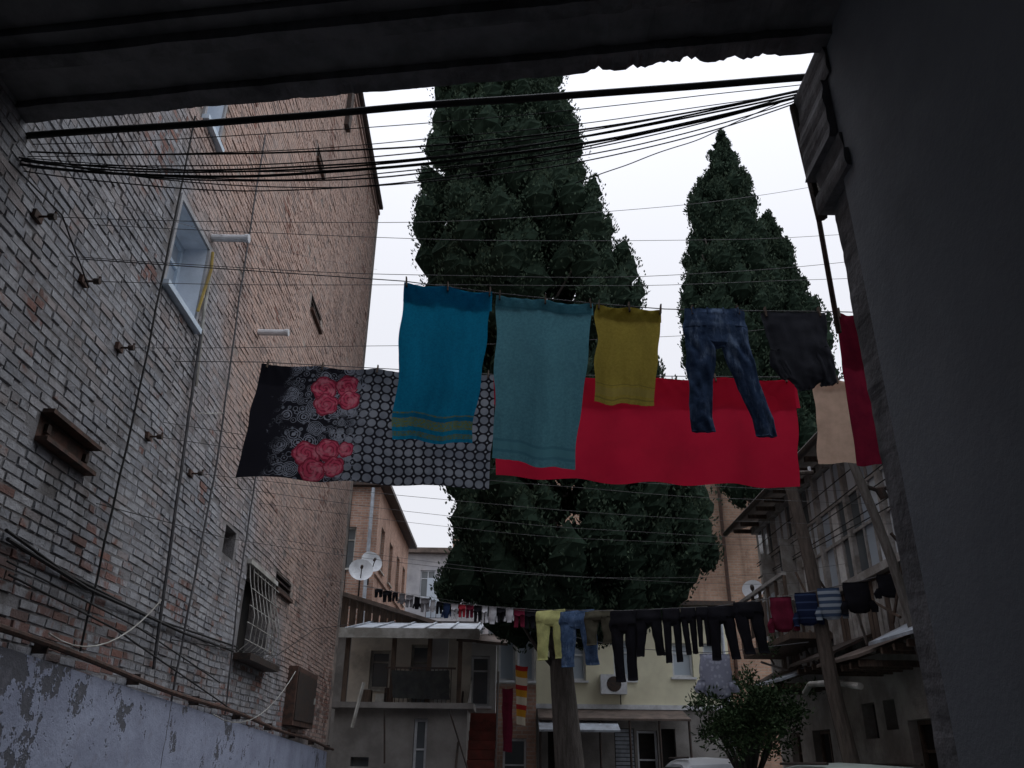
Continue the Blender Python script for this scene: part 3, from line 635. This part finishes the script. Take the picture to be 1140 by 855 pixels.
corem=gm('dark_crown_core',(.022,.037,.026),(.014,.023,.016),6,1,.0,dirt=0,spec=.02)  # dark colour for the added cores that make the crowns opaque
Y1=19.
tb=PY(634,850,Y1); tm=PY(622,650,Y1)
tp=[Vector((tb.x+.02,Y1,0)),Vector((tb.x,Y1,1.6)),Vector((tb.x-.12,Y1,3.2)),Vector((tm.x-.05,Y1,5.)),Vector((tm.x-.3,Y1,8)),Vector((.3,Y1,14)),Vector((-.2,Y1,22))]
cypress('cypress_tree',[(-150,556,562),(-80,528,590),(-10,508,608),(60,494,622),(110,484,632),(160,474,642),(220,466,656),(280,465,692),(318,466,706),(345,474,708),(390,490,712),(450,498,742),(520,502,768),(560,504,782),(600,502,786),(640,500,776),(672,504,748),(690,524,706),(700,560,650)],Y1,1000,185,lf,bark,.36,tp,(.28,.56))
Y2=27.
tp=[Vector((8.6,Y2,0)),Vector((8.5,Y2,6)),Vector((8.3,Y2,14)),Vector((7.9,Y2,22))]
cypress('cypress_tree',[(148,801,804),(175,790,818),(200,777,834),(240,768,846),(280,764,856),(320,756,866),(360,755,874),(420,762,890),(500,790,905),(550,800,900)],Y2,500,120,lf,bark,.3,tp,(.3,.6),.14)
Y2b=27.8
tp=[Vector((9.8,Y2b,0)),Vector((9.7,Y2b,8)),Vector((9.6,Y2b,15))]
cypress('cypress_tree',[(238,851,856),(262,843,872),(290,838,886),(330,838,899),(370,840,924),(400,842,932),(450,850,927),(500,860,918),(555,870,905)],Y2b,360,110,lf,bark,.26,tp,(.3,.55),.14)
e=empty('shrub'); bl=leafmat('shrub_leaves',(.03,.05,.025),(.045,.075,.035),(.09,.12,.06))
n=150; C=[]
for i in range(n):
    u=random.gauss(832,27); v=random.gauss(794,20); Yq=14.3+random.uniform(-1,1); p=PY(u,v,Yq); C.append(p)
C=np.array([tuple(c) for c in C]); idx=np.repeat(np.arange(n),90); d=rng.normal(0,1,(len(idx),3)); d/=np.linalg.norm(d,axis=1)[:,None]
npmesh('foliage',leaves(C[idx]+d*rng.uniform(.03,.22,len(idx))[:,None],d+np.array([0,0,.4]),.075,.03,.6),4,bl,e)
mb=MB(); b0=Vector((PY(830,850,14.3).x,14.3,0))
mb.tube([b0,b0+Vector((.05,0,1.3)),Vector(tuple(C.mean(0)))],.09,bark,8,.04)
for i in range(0,n,3): mb.tube([b0+Vector((.03,0,1.2)),(b0+Vector((0,0,1.6))).lerp(Vector(tuple(C[i])),.5),Vector(tuple(C[i]))],.025,bark,5,.006)
mb.obj('stems',e)
# ================================================================ BACK BUILDINGS
def Ly(Y): return lambda s,z,d=0: Vector((s,Y-d,z))
def Lx(X,sg): return (lambda s,z,d=0: Vector((X+sg*d,s,z)))
salmon=brickm('salmon_brick',(.50,.30,.22),(.36,.21,.155),(.42,.36,.32),1.,(.48,.39,.33),.66)
tanbrick=brickm('tan_brick',(.56,.36,.26),(.42,.26,.185),(.46,.38,.31),1.,(.50,.38,.30),.66)
stucco=gm('grey_stucco',(.32,.31,.295),(.21,.20,.19),1.2,.95,.5,25)
creamst=gm('cream_plaster',(.78,.76,.57),(.70,.67,.50),.8,.9,.2,25,dirt=.25)
paleblue=gm('pale_plaster',(.48,.49,.48),(.37,.37,.36),1.,.9,.3)
brownroof=gm('brown_roof_boards',(.17,.13,.11),(.10,.082,.07),3,.9,.5)
greybuild=gm('grey_render',(.46,.45,.46),(.36,.36,.38),1,.9,.2)
e=empty('salmon_brick_house'); mb=MB()
facade(mb,Ly(31),-13,-5.1,0,11.4,[(-6.5,-5.9,8.2,9.8)],salmon,offwhite,glass)
facade(mb,Lx(-5.1,1),31,41,0,11.4,[(a,a+1.0,z,z+1.7) for a in (32,34.5,37,39.2) for z in (2.3,5.4,8.4)],salmon,offwhite,glass)
mb.box(-13,-4.7,30.7,41.2,11.4,11.55,dkmetal); mb.box(-13,-5.105,31.01,41.05,10.9,11.398,salmon)
mb.tube([(-5.35,30.8,11.3),(-5.35,30.8,3)],.07,zinc); mb.tube([(-7,34,12.6),(-7,34,11.5)],.25,salmon)
mb.tube([(-6.2,30.95,11.3),(-6.15,30.95,7.5),(-6.2,30.95,3)],.02,black,5)
for zz in (4.9,8.0): mb.box(-5.098,-5.03,31,41,zz,zz+.12,salmon)
mb.obj('walls_and_roof',e)
e=empty('grey_apartment_house'); mb=MB()
L=Ly(50); facade(mb,L,-7,2,0,13.2,[(-5.4+k*1.5,-4.5+k*1.5,z,z+1.6) for k in range(5) for z in (4.5,7.6,10.6)],greybuild,white,glass)
mb.box(-7.2,2.2,49.6,60,13.2,13.5,brownroof); mb.box(-3.6,-2.8,51,52,13.5,14.6,salmon); mb.box(-7,2,50.3,59.9,0,13.19,greybuild)
mb.box(-4.9,-1.5,49.2,49.98,9.1,9.25,greybuild)
for k in range(12): mb.box(-4.9+k*.3,-4.87+k*.3,49.2,49.23,9.25,10.1,dkmetal)
mb.box(-4.9,-3.9,49.3,49.97,9.3,11.6,glassb); mb.tube([(-2,51,13.5),(-2,51,15.5)],.04,dkmetal,5)
mb.obj('walls_and_roof',e)
e=empty('tan_brick_building'); mb=MB()
L=Ly(32); 
wn=lambda u0,u1,v0,v1:(PY(u0,v0,32).x,PY(u1,v0,32).x,PY(u0,v1,32).z,PY(u0,v0,32).z)
facade(mb,L,1.6,13.8,0,13.6,[(*wn(638,668,648,676),'win'),(*wn(735,758,636,672),'win'),(9.3,10.2,5.9,7.5,'hole')],tanbrick,wood,glass)
mb.box(1.6,13.8,32.2,42,0,13.59,tanbrick); mb.box(1.4,14.1,31.7,42.2,13.6,13.8,dkmetal); mb.box(1.5,14,31.85,32.0,13.2,13.6,tanbrick)
mb.tube([(8.4,31.9,13.4),(8.4,31.9,4)],.07,rust); mb.tube([(11,31.95,12),(10.7,31.95,5)],.02,black,5)
mb.obj('walls_and_roof',e)
mb=MB()
facade(mb,Ly(29),1.2,7.0,0,6.4,[(2.1,3.0,4.5,6.0),(3.7,4.6,4.5,6.0),(5.5,6.4,4.5,6.1,'win')],salmon,wood,glass)
mb.box(1.1,7.2,28.6,31.9,6.4,6.6,brownroof); mb.box(1.2,7.0,29.3,31.9,0,6.39,salmon)
mb.obj('lower_wing',e)
e=empty('cream_house'); mb=MB(); YC=24.
def wc(u0,u1,v0,v1,k='win',dp=.15): 
    return (PY(u0,(v0+v1)/2,YC).x,PY(u1,(v0+v1)/2,YC).x,PY(600,v1,YC).z,PY(600,v0,YC).z,k,dp)
xa=PY(597,740,YC).x; xb=PY(812,740,YC).x
zf=PY(650,784,YC).z
up_ops=[wc(628,652,716,757),wc(683,706,712,756),wc(748,771,714,752),wc(783,800,714,750)]
facade(mb,Ly(YC),xa,xb,zf,5.7,up_ops,creamst,white,glassb)
facade(mb,Ly(YC+.01),xa,xb,0,zf,[(PY(610,820,YC).x,PY(632,820,YC).x,0.9,2.4,'hole'),(PY(684,820,YC).x,PY(706,820,YC).x,0.05,2.5,'hole'),(PY(709,820,YC).x,PY(732,820,YC).x,.05,2.45,'door'),(PY(734,820,YC).x,PY(752,820,YC).x,.05,2.5,'hole')],stucco,white,darkhole)
mb.box(xa-.2,xb+.2,YC-.5,YC+6,5.7,5.82,dkmetal); mb.box(xa,xb,YC+.3,YC+4,0,5.69,creamst)
mb.box(xa-.1,xb,YC-.04,YC-.003,zf-.12,zf,white)
x1=PY(598,800,YC).x; x2=PY(760,800,YC).x
mb.hexa([(x1,YC-1.1,zf-.45),(x2,YC-1.1,zf-.45),(x2,YC-.05,zf-.2),(x1,YC-.05,zf-.2),(x1,YC-1.1,zf-.40),(x2,YC-1.1,zf-.40),(x2,YC-.05,zf-.14),(x1,YC-.05,zf-.14)],brownroof)
x3=PY(682,800,YC).x
mb.hexa([(x1,YC-1.6,zf-.75),(x3,YC-1.6,zf-.75),(x3,YC-.9,zf-.5),(x1,YC-.9,zf-.5),(x1,YC-1.6,zf-.7),(x3,YC-1.6,zf-.7),(x3,YC-.9,zf-.46),(x1,YC-.9,zf-.46)],zinc)
for q in np.linspace(x1+.05,x2-.05,6): mb.tube([(q,YC-1.05,0),(q,YC-1.05,zf-.45)],.035,dkmetal,6)
sx0,sx1=PY(684,820,YC).x,PY(706,820,YC).x
for k in range(24): mb.box(sx0+.02,sx1-.02,YC,YC+.03,.1+k*.1,.18+k*.1,zinc)
mb.tube([(xb-.15,YC-.1,5.7),(xb-.15,YC-.1,0)],.05,zinc)
for q in (xa+.9,xa+2.3): mb.tube([(q,YC-.05,zf),(q+.02,YC-.05,5.6)],.015,black,5)
q=xa+1.75; mb.box(q,q+.7,YC-.35,YC-.02,zf+.25,zf+.75,white); mb.tube([(q+.35,YC-.352,zf+.5),(q+.35,YC-.36,zf+.5)],.2,dkmetal,16)
mb.obj('walls_and_roof',e)
e=empty('glazed_veranda_house'); mb=MB(); YV=23.4
xa2=PY(553,730,YV).x; xb2=PY(597,730,YV).x-.01; zb=PY(575,762,YV).z; zt2=PY(575,690,YV).z
facade(mb,Ly(YV),xa2,xb2,zb,zt2,[(xa2+.05,(xa2+xb2)/2-.03,zb+.1,zt2-.15),((xa2+xb2)/2+.03,xb2-.05,zb+.1,zt2-.15)],offwhite,white,glassb)
facade(mb,Ly(YV+.01),xa2,xb2,0,zb,[(xa2+.2,xb2-.25,.1,2.2,'door')],salmon,white,glass)
mb.box(xa2-.3,xb2,YV-.3,YV+5,zt2,zt2+.12,zinc); mb.box(xa2,xb2,YV+.4,YV+5,0,zt2-.01,stucco)
xs0=PY(518,740,22).x; xs1=PY(552,740,22).x
facade(mb,Ly(22),xs0,xs1,0,PY(535,716,22).z,[(xs0+.15,xs1-.15,2.9,4.1)],paleblue,white,glass)
mb.box(xs0,xs1,22.3,27,0,PY(535,716,22).z-.01,paleblue)
za=PY(535,712,22).z; mb.hexa([(xs0-.2,21.2,za-.15),(xs1+.3,21.2,za-.25),(xs1+.3,24,za+.35),(xs0-.2,24,za+.35),(xs0-.2,21.2,za-.08),(xs1+.3,21.2,za-.18),(xs1+.3,24,za+.42),(xs0-.2,24,za+.42)],brownroof)
redst=gm('red_stair_paint',(.20,.05,.04),(.11,.04,.03),4,.8,.3)
for k in range(13): mb.box(xs0,xs0+.85,18.8+k*.24,22-.003,k*.21,k*.21+.2,redst)
for x in (xs0,xs0+.85):
    mb.tube([(x,18.8,.95),(x,21.9,3.7)],.025,dkmetal,6)
    for k in range(8): mb.tube([(x,18.9+k*.4,.2+k*.35),(x,18.9+k*.4,1.02+k*.355)],.012,dkmetal,5)
mb.obj('walls_stairs_roof',e)
def flag(t):
    y=t.sep(t.uv())[1]; f=t.ma('FRACT',t.ma('MULTIPLY',y,3.)); c=t.mix(t.ma('GREATER_THAN',f,.4),(.55,.5,.4),(.5,.25,.03)); return t.mix(t.ma('GREATER_THAN',f,.75),c,(.35,.03,.03))
cloth('striped_beach_towel',(574,740),(588,742),(585,808),(575,806),clothm('striped_towel_cloth',None,pattern=flag),19.5,10,20,.02,3,1,2,0)
cloth('red_bath_towel',(559,766),(571,766),(570,838),(560,836),fm['maroon'],19.5,10,20,.02,5,1,2,0)
e=empty('annex_house'); mb=MB(); YA=20.
ax0=PY(372,800,YA).x; ax1=PY(520,800,YA).x; zfl=PY(450,783,YA).z; zr=PY(450,708,YA).z
facade(mb,Ly(YA),ax0,ax1,0,zfl,[(PY(460,825,YA).x,PY(475,825,YA).x,.4,PY(460,800,YA).z,'win'),(PY(392,825,YA).x,PY(412,825,YA).x,.2,1.7,'hole')],stucco,white,glass)
mb.quad((ax1,YA,0),(ax1,YA+4,0),(ax1,YA+4,zr),(ax1,YA,zfl),stucco)
facade(mb,Ly(YA+1.3),ax0,ax1,zfl,zr+.3,[(ax0+.5,ax0+1.0,zfl+.4,zfl+1.3,'win'),(ax0+1.5,ax0+2.1,zfl+.05,zfl+1.45,'door')],gm('grey_cream_board',(.66,.61,.52),(.52,.48,.42),2,.9,.4),offwhite,glass)
mb.box(ax0-.1,ax1+.15,YA-.35,YA+1.3,zfl-.12,zfl,stucco)
for u in (386,438,478,512): 
    x=PY(u,740,YA).x; mb.box(x-.05,x+.05,YA-.1,YA+.0,zfl,zr,wood)
mb.box(PY(474,740,YA).x,PY(497,740,YA).x,YA+.4,YA+.5,zfl,zr,paleblue)
xr0=PY(382,700,YA).x
mb.hexa([(xr0,YA-.5,zr-.02),(ax1+.25,YA-.5,zr-.02),(ax1+.25,YA+3.5,zr+.75),(xr0,YA+3.5,zr+.75),(xr0,YA-.5,zr+.06),(ax1+.25,YA-.5,zr+.06),(ax1+.25,YA+3.5,zr+.83),(xr0,YA+3.5,zr+.83)],zinc)
for k in range(6):
    x=xr0+.1+k*(ax1-xr0)/5; mb.hexa([(x,YA-.51,zr+.06),(x+.04,YA-.51,zr+.06),(x+.04,YA+3.5,zr+.83),(x,YA+3.5,zr+.83),(x,YA-.51,zr+.1),(x+.04,YA-.51,zr+.1),(x+.04,YA+3.5,zr+.87),(x,YA+3.5,zr+.87)],zinc)
mb.box(xr0,ax1+.25,YA-.56,YA-.52,zr-.12,zr+.1,offwhite)
bx0=PY(433,760,YA).x; bx1=PY(503,760,YA).x; bz0=PY(450,778,YA).z; bz1=PY(450,746,YA).z
for k in range(16): x=bx0+(bx1-bx0)*k/15; mb.box(x-.01,x+.01,YA-.3,YA-.28,zfl,bz1,dkmetal)
mb.box(bx0-.05,bx1+.1,YA-.31,YA-.27,bz1,bz1+.04,dkmetal)
mb.tube([PY(392,810,19.5),PY(405,760,19.5)],.04,offwhite,5)
for k in range(8): mb.box(PY(392,820,YA).x,PY(430,820,YA).x,18.3+k*.2,YA-.01,k*.19,k*.19+.18,stucco)
mb.tube([PY(428,850,19.3),PY(428,790,19.3)],.02,dkmetal,5); mb.tube([PY(500,790,19.3),PY(520,855,19.3)],.02,dkmetal,5)
for (u,v,w_,h_,mt) in ((402,772,10,14,wood),(418,776,12,10,offwhite),(428,770,7,16,rust)):
    p=PY(u,v,YA+.3); mb.box(p.x,p.x+w_*.022,YA+.3,YA+.6,zfl+.002,zfl+h_*.022,mt)
mb.obj('walls_and_roof',e)
cloth('dark_blanket',(436,746),(500,746),(501,779),(437,777),clothm('dark_wool',(.04,.042,.045),(.07,.075,.07),.1),YA-.36,30,20,.03,2,4,2,.1)
e=empty('lean_to_shed'); mb=MB()
a=PY(374,652,23.5); b=PY(492,694,23.5)
mb.hexa([(a.x-.5,23.3,a.z-.1),(b.x,23.3,b.z-.1),(b.x,27,b.z+.1),(a.x-.5,27,a.z+.1),(a.x-.5,23.3,a.z+.02),(b.x,23.3,b.z),(b.x,27,b.z+.22),(a.x-.5,27,a.z+.22)],brownroof)
mb.box(a.x-.5,b.x-.3,24,26.9,0,b.z-.15,stucco)
for k in range(14):
    q=a.lerp(b,k/14); q2=a.lerp(b,(k+.8)/14); mb.box(q.x,q2.x,23.6,23.64,b.z-.3,q2.z-.1,wood)
mb.obj('walls_and_roof',e)
def dish(name,c,r,aim):
    e=empty(name); mb=MB(); aim=Vector(aim).normalized(); a=aim.cross(Vector((0,0,1))).normalized(); b=aim.cross(a)
    vs=[];fs=[]; nr=5; ns=20
    for i in range(nr+1):
        q=i/nr; 
        for k in range(ns): th=2*math.pi*k/ns; vs.append(c+a*(q*r*math.cos(th))+b*(q*r*1.08*math.sin(th))+aim*(r*.25*(q*q-1)))
    fs=[(i*ns+k,i*ns+(k+1)%ns,(i+1)*ns+(k+1)%ns,(i+1)*ns+k) for i in range(nr) for k in range(ns)]
    mb.add(vs,fs,white); lo=c-Vector((0,0,r)); f=c+aim*r*.9-Vector((0,0,r*.25))
    mb.tube([lo,f],.015,dkmetal,5); mb.tube([f,f-aim*.1],.04,dkmetal,8); mb.tube([c-aim*r*.25,c-aim*r*.6,c-aim*r*.6-Vector((0,0,r*1.8))],.025,dkmetal,6); mb.obj('reflector_and_arm',e,True)
dish('satellite_dish',PY(402,634,23),.34,(.25,-1,.5)); dish('satellite_dish',PY(414,625,24),.32,(.6,-1,.5)); dish('satellite_dish',PY(838,656,16.6),.21,(-.35,-1,.5))
e=empty('wooden_gallery_house'); mb=MB(); XG=5.5; GL=Lx(XG,-1)
paint=gm('grey_painted_wood',(.40,.39,.375),(.24,.22,.20),4,.85,.4,40); curt=gm('yellow_curtain',(.52,.41,.18),(.40,.33,.15),6,.9,.1); curt2=gm('white_curtain',(.72,.72,.7),(.56,.56,.56),5,.9,.1)
glassg=glassm('bright_pane',(.52,.58,.63),(.72,.76,.80))
lowpl=gm('mouldy_plaster',(.40,.375,.34),(.24,.22,.20),1.6,.95,.6,20,dirt=.7)
facade(mb,GL,4,18,0,3.15,[(13.2,13.7,2.0,2.5,'hole'),(15.2,16.1,.1,2.2,'door'),(11.3,12.2,.9,2.2,'win'),(9,10,.9,2.2,'win'),(16.8,17.4,1.,2.2,'win'),(12.5,12.9,2.1,2.5,'hole')],lowpl,wood,darkhole)
facade(mb,GL,4,18,3.15,4.25,[],wood,wood,glass)
mb.box(XG-.12,XG+.02,4,18.05,4.2,4.32,paint)
y=4.; rs=random.Random(4)
while y<17.95:
    y2=y+1.27
    mb.box(XG-.09,XG+.06,y-.06,y+.06,3.16,6.42,paint)
    g=rs.choice([glassg,glass,curt,curt2,glassb]); 
    mb.quad((XG,y+.06,4.32),(XG,y2-.06,4.32),(XG,y2-.06,6.3),(XG,y+.06,6.3),glass)
    for k in range(3):
        q=y+.06+(y2-y-.12)*k/3; q2=y+.06+(y2-y-.12)*(k+1)/3
        mt=rs.choice([glassg,glass,glassb,g,curt2])
        mb.quad((XG-.012,q,4.34),(XG-.012,q2,4.34),(XG-.012,q2,5.6),(XG-.012,q,5.6),mt)
        mt=rs.choice([glassg,glass,glassb,glassg])
        mb.quad((XG-.012,q,5.64),(XG-.012,q2,5.64),(XG-.012,q2,6.28),(XG-.012,q,6.28),mt)
        mb.box(XG-.045,XG-.014,q-.022,q+.022,4.33,6.3,paint)
    for zz in (5.0,5.62): mb.box(XG-.05,XG-.018,y+.06,y2-.06,zz-.025,zz+.025,paint)
    if rs.random()<.4: # an open casement
        q=y+.1; mb.hexa([(XG-.05,q,4.4),(XG-.38,q-.12,4.4),(XG-.38,q-.09,4.4),(XG-.05,q+.03,4.4),(XG-.05,q,5.55),(XG-.38,q-.12,5.55),(XG-.38,q-.09,5.55),(XG-.05,q+.03,5.55)],paint)
    for k in range(7): q=y+.08+k*.165; mb.box(XG-.03,XG-.004,q,q+.14,3.3,4.15,wood if rs.random()<.5 else paint)
    y=y2
mb.box(XG-.12,XG+.1,4,18.06,6.3,6.45,paint)
mb.hexa([(XG-.55,3.9,6.42),(XG+3,3.9,7.7),(XG+3,18.5,7.7),(XG-.55,18.5,6.42),(XG-.55,3.9,6.5),(XG+3,3.9,7.78),(XG+3,18.5,7.78),(XG-.55,18.5,6.5)],brownroof)
for k in range(24): y=4.2+k*.6; mb.box(XG-.5,XG-.12,y,y+.07,6.33,6.41,wood)
mb.tube([(XG-.6,3.9,6.42),(XG-.6,18.4,6.40)],.06,dkmetal)
mb.quad((XG,18.1,0),(XG+5,18.1,0),(XG+5,18.1,6.4),(XG,18.1,6.4),lowpl)
for k,(y0,y1,zz,ex) in enumerate(((9.5,11.4,3.15,.7),(11.3,12.9,3.02,.9),(12.8,14.6,3.2,.75),(14.5,16.2,3.0,.95),(16.1,17.9,3.1,.6))):
    mt=(zinc,brownroof,dkmetal,zinc,brownroof)[k]
    mb.hexa([(XG-ex,y0,zz-.1),(XG,y0,zz+.22),(XG,y1,zz+.25),(XG-ex,y1,zz-.07),(XG-ex,y0,zz-.06),(XG,y0,zz+.26),(XG,y1,zz+.29),(XG-ex,y1,zz-.03)],mt)
    for j in range(5): yy=y0+.1+(y1-y0)*j/5; mb.box(XG-ex+.05,XG-.01,yy,yy+.06,zz-.2,zz-.12,wood)
mb.box(XG-.8,XG,14.2,17.2,3.55,3.65,wood)
for yy in np.arange(14.2,17.21,.5): mb.box(XG-.8,XG-.75,yy,yy+.05,3.65,4.6,wood)
mb.box(XG-.82,XG-.74,14.2,17.25,4.6,4.66,paint)
for k in range(10): yy=14.25+k*.3; mb.box(XG-.78,XG-.765,yy,yy+.2,3.7+rs.random()*.2,4.3+rs.random()*.2,rs.choice([wood,paint,zinc,brownroof]))
for k in range(22):
    yy=rs.uniform(9,17.5); zz=rs.uniform(3.2,4.); mb.tube([(XG-.15,yy,zz),(XG-.15-rs.random()*.5,yy+rs.uniform(-.8,.8),zz+rs.uniform(-.1,.9))],.022,rs.choice([wood,paint,dkmetal]),5)
for k in range(5):
    v0=rs.uniform(3.3,6.2); mb.tube([(XG-.14,5,v0),(XG-.16,10,v0-.15),(XG-.14,17.8,v0+rs.uniform(-.3,.3))],.009,black,5)
mb.obj('walls_gallery_roof',e)
mb=MB(); mb.tube([PX(958,764,4.75),PX(930,760,4.75),PX(902,762,4.75),PX(896,772,4.75)],.045,offwhite,10); mb.obj('drain_pipe',e)
dwood=gm('dark_pole_wood',(.11,.09,.075),(.065,.052,.045),6,.9,.6,40,stretch=(4,4,.6))
def pole(p0,p1,r0_,r1_,mat):
    mb=MB(); P=[Vector(p0).lerp(Vector(p1),k/10)+Vector((.03*math.sin(k*1.1),0,0)) for k in range(11)]; mb.tube(P,r0_,mat,12,r1_)
    return mb
g0=PY(950,850,12.2); g1=PY(872,500,12.2)
mb=pole((g0.x+.1,12.2,0),g1,.12,.085,dwood)
c=PY(878,530,12.2); mb.tube([c+Vector((-.35,-.1,0)),c+Vector((.35,-.1,.03))],.035,dwood,6)
for dx in (-.3,.3): mb.tube([c+Vector((dx,-.1,.02)),c+Vector((dx,-.1,.12))],.025,white,6)
mb.obj('utility_pole')
g0=PY(985,700,10.6); g1=PY(938,480,10.6)
mb=pole((g0.x+.95,10.6,0),g1,.065,.06,gm('grey_wood_post',(.15,.14,.13),(.09,.08,.07),6,.9,.5,40,stretch=(4,4,.6)))
c=PY(975,545,10.6); mb.tube([c+Vector((-.2,0,.06)),c,c+Vector((.18,-.02,.02)),c+Vector((.35,-.05,.05))],.03,dkmetal,6); mb.tube([c+Vector((.05,0,0)),c+Vector((.1,0,-.12))],.06,dkmetal,8)
mb.obj('wooden_post')
# ================================================================ CARS
def car(name,x,y,h,mat):
    e=empty(name); mb=MB()
    sec=[(-2.2,.35,.75,.70),(-2.1,.25,.95,.82),(-1.4,.22,1.02,.87),(0,.22,1.05,.88),(1.2,.22,1.03,.87),(2.05,.25,1.0,.82),(2.18,.35,.8,.74)]
    def loft(sec,f,mat):
        P=[];n=None
        for s in sec: r=f(s); n=len(r); P+=r
        fs=[(i*n+k,i*n+(k+1)%n,(i+1)*n+(k+1)%n,(i+1)*n+k) for i in range(len(sec)-1) for k in range(n)]+[tuple(range(n))[::-1],tuple((len(sec)-1)*n+k for k in range(n))]
        mb.add([(x+p[0],y+p[1],p[2]) for p in P],fs,mat)
    loft(sec,lambda s:[(-s[3],s[0],s[1]),(-s[3]*1.0,s[0],s[2]*.7),(-s[3]*.93,s[0],s[2]),(s[3]*.93,s[0],s[2]),(s[3],s[0],s[2]*.7),(s[3],s[0],s[1])],mat)
    cab=[(-2.0,1.0,1.02,.76),(-1.75,1.0,h-.12,.68),(-1.3,1.03,h-.02,.64),(-.3,1.04,h,.63),(.5,1.04,h-.05,.63),(1.3,1.02,1.08,.74)]
    loft(cab,lambda s:[(-.8,s[0],s[1]-.02),(-s[3]-.02,s[0],s[2]-.10),(-s[3]*.85,s[0],s[2]-.01),(0,s[0],s[2]+.02),(s[3]*.85,s[0],s[2]-.01),(s[3]+.02,s[0],s[2]-.10),(.8,s[0],s[1]-.02)],mat)
    mb.quad((x-.62,y-2.04,1.08),(x+.62,y-2.04,1.08),(x+.58,y-1.80,h-.17),(x-.58,y-1.80,h-.17),glass)
    for sg in(-1,1): mb.quad((x+sg*.80,y-1.6,1.1),(x+sg*.80,y+.8,1.1),(x+sg*.70,y+.4,h-.16),(x+sg*.70,y-1.4,h-.16),glass)
    tl=gm('tail_lamp',(.3,.02,.02))
    for sg in(-1,1):
        for yy in(-1.4,1.4): mb.tube([(x+sg*.68,y+yy,.32),(x+sg*.90,y+yy,.32)],.32,black,18); mb.tube([(x+sg*.88,y+yy,.32),(x+sg*.905,y+yy,.32)],.18,zinc,12)
        mb.box(x+sg*.7-.09,x+sg*.7+.09,y-2.2,y-2.12,.8,.94,tl)
        mb.tube([(x+sg*.58,y-1.5,h),(x+sg*.58,y+.4,h+.0)],.018,dkmetal,6)
    mb.box(x-.85,x+.85,y-2.28,y-2.19,.3,.5,black); mb.box(x-.26,x+.26,y-2.235,y-2.2,.62,.74,white)
    mb.obj('body',e)
p=PY(792,844,17.); car('parked_car',p.x,17.8,p.z,gm('silver_car_paint',(.5,.53,.56),(.45,.47,.5),2,.3,0,dirt=0,spec=.6))
p=PY(968,849,11.5); car('parked_car',p.x-.1,12.6,p.z-.02,gm('pale_green_car_paint',(.40,.46,.42),(.36,.42,.38),2,.3,0,dirt=0,spec=.6))
mb=MB(); asp=gm('cracked_asphalt',(.07,.07,.072),(.10,.097,.095),1.5,.95,.6,30)
mb.quad((-400,-400,0),(400,-400,0),(400,800,0),(-400,800,0),asp); mb.obj('ground')
# ================================================================ LIGHT
EL,RO=math.radians(48),math.radians(62)
w=bpy.data.worlds.new('World'); sc.world=w; w.use_nodes=True; nt=w.node_tree; bg=nt.nodes['Background']; N_=nt.nodes.new; K=nt.links.new
sky=N_('ShaderNodeTexSky'); sky.sky_type='NISHITA'; sky.sun_disc=False; sky.sun_elevation=EL; sky.sun_rotation=RO
tc=N_('ShaderNodeTexCoord'); sp=N_('ShaderNodeSeparateXYZ'); K(tc.outputs['Generated'],sp.inputs[0])
mm=N_('ShaderNodeMath'); mm.operation='MAXIMUM'; K(sp.outputs[2],mm.inputs[0]); mm.inputs[1].default_value=0
pw=N_('ShaderNodeMath'); pw.operation='POWER'; K(mm.outputs[0],pw.inputs[0]); pw.inputs[1].default_value=5.
cm=N_('ShaderNodeMix'); cm.data_type='RGBA'; K(pw.outputs[0],cm.inputs[0]); cm.inputs[6].default_value=(8.6,8.7,9.3,1); cm.inputs[7].default_value=(24,25,28,1)
mx=N_('ShaderNodeMix'); mx.data_type='RGBA'; mx.inputs[0].default_value=.95
K(sky.outputs[0],mx.inputs[6]); K(cm.outputs[2],mx.inputs[7]); K(mx.outputs[2],bg.inputs[0]); bg.inputs[1].default_value=.1
sd=bpy.data.lights.new('sun','SUN'); sd.energy=.5; sd.angle=math.radians(40); sd.color=(1,.98,.96); so=bpy.data.objects.new('sun',sd); sc.collection.objects.link(so)
dirv=Vector((math.sin(RO)*math.cos(EL),math.cos(RO)*math.cos(EL),math.sin(EL))); so.rotation_euler=dirv.to_track_quat('Z','Y').to_euler()
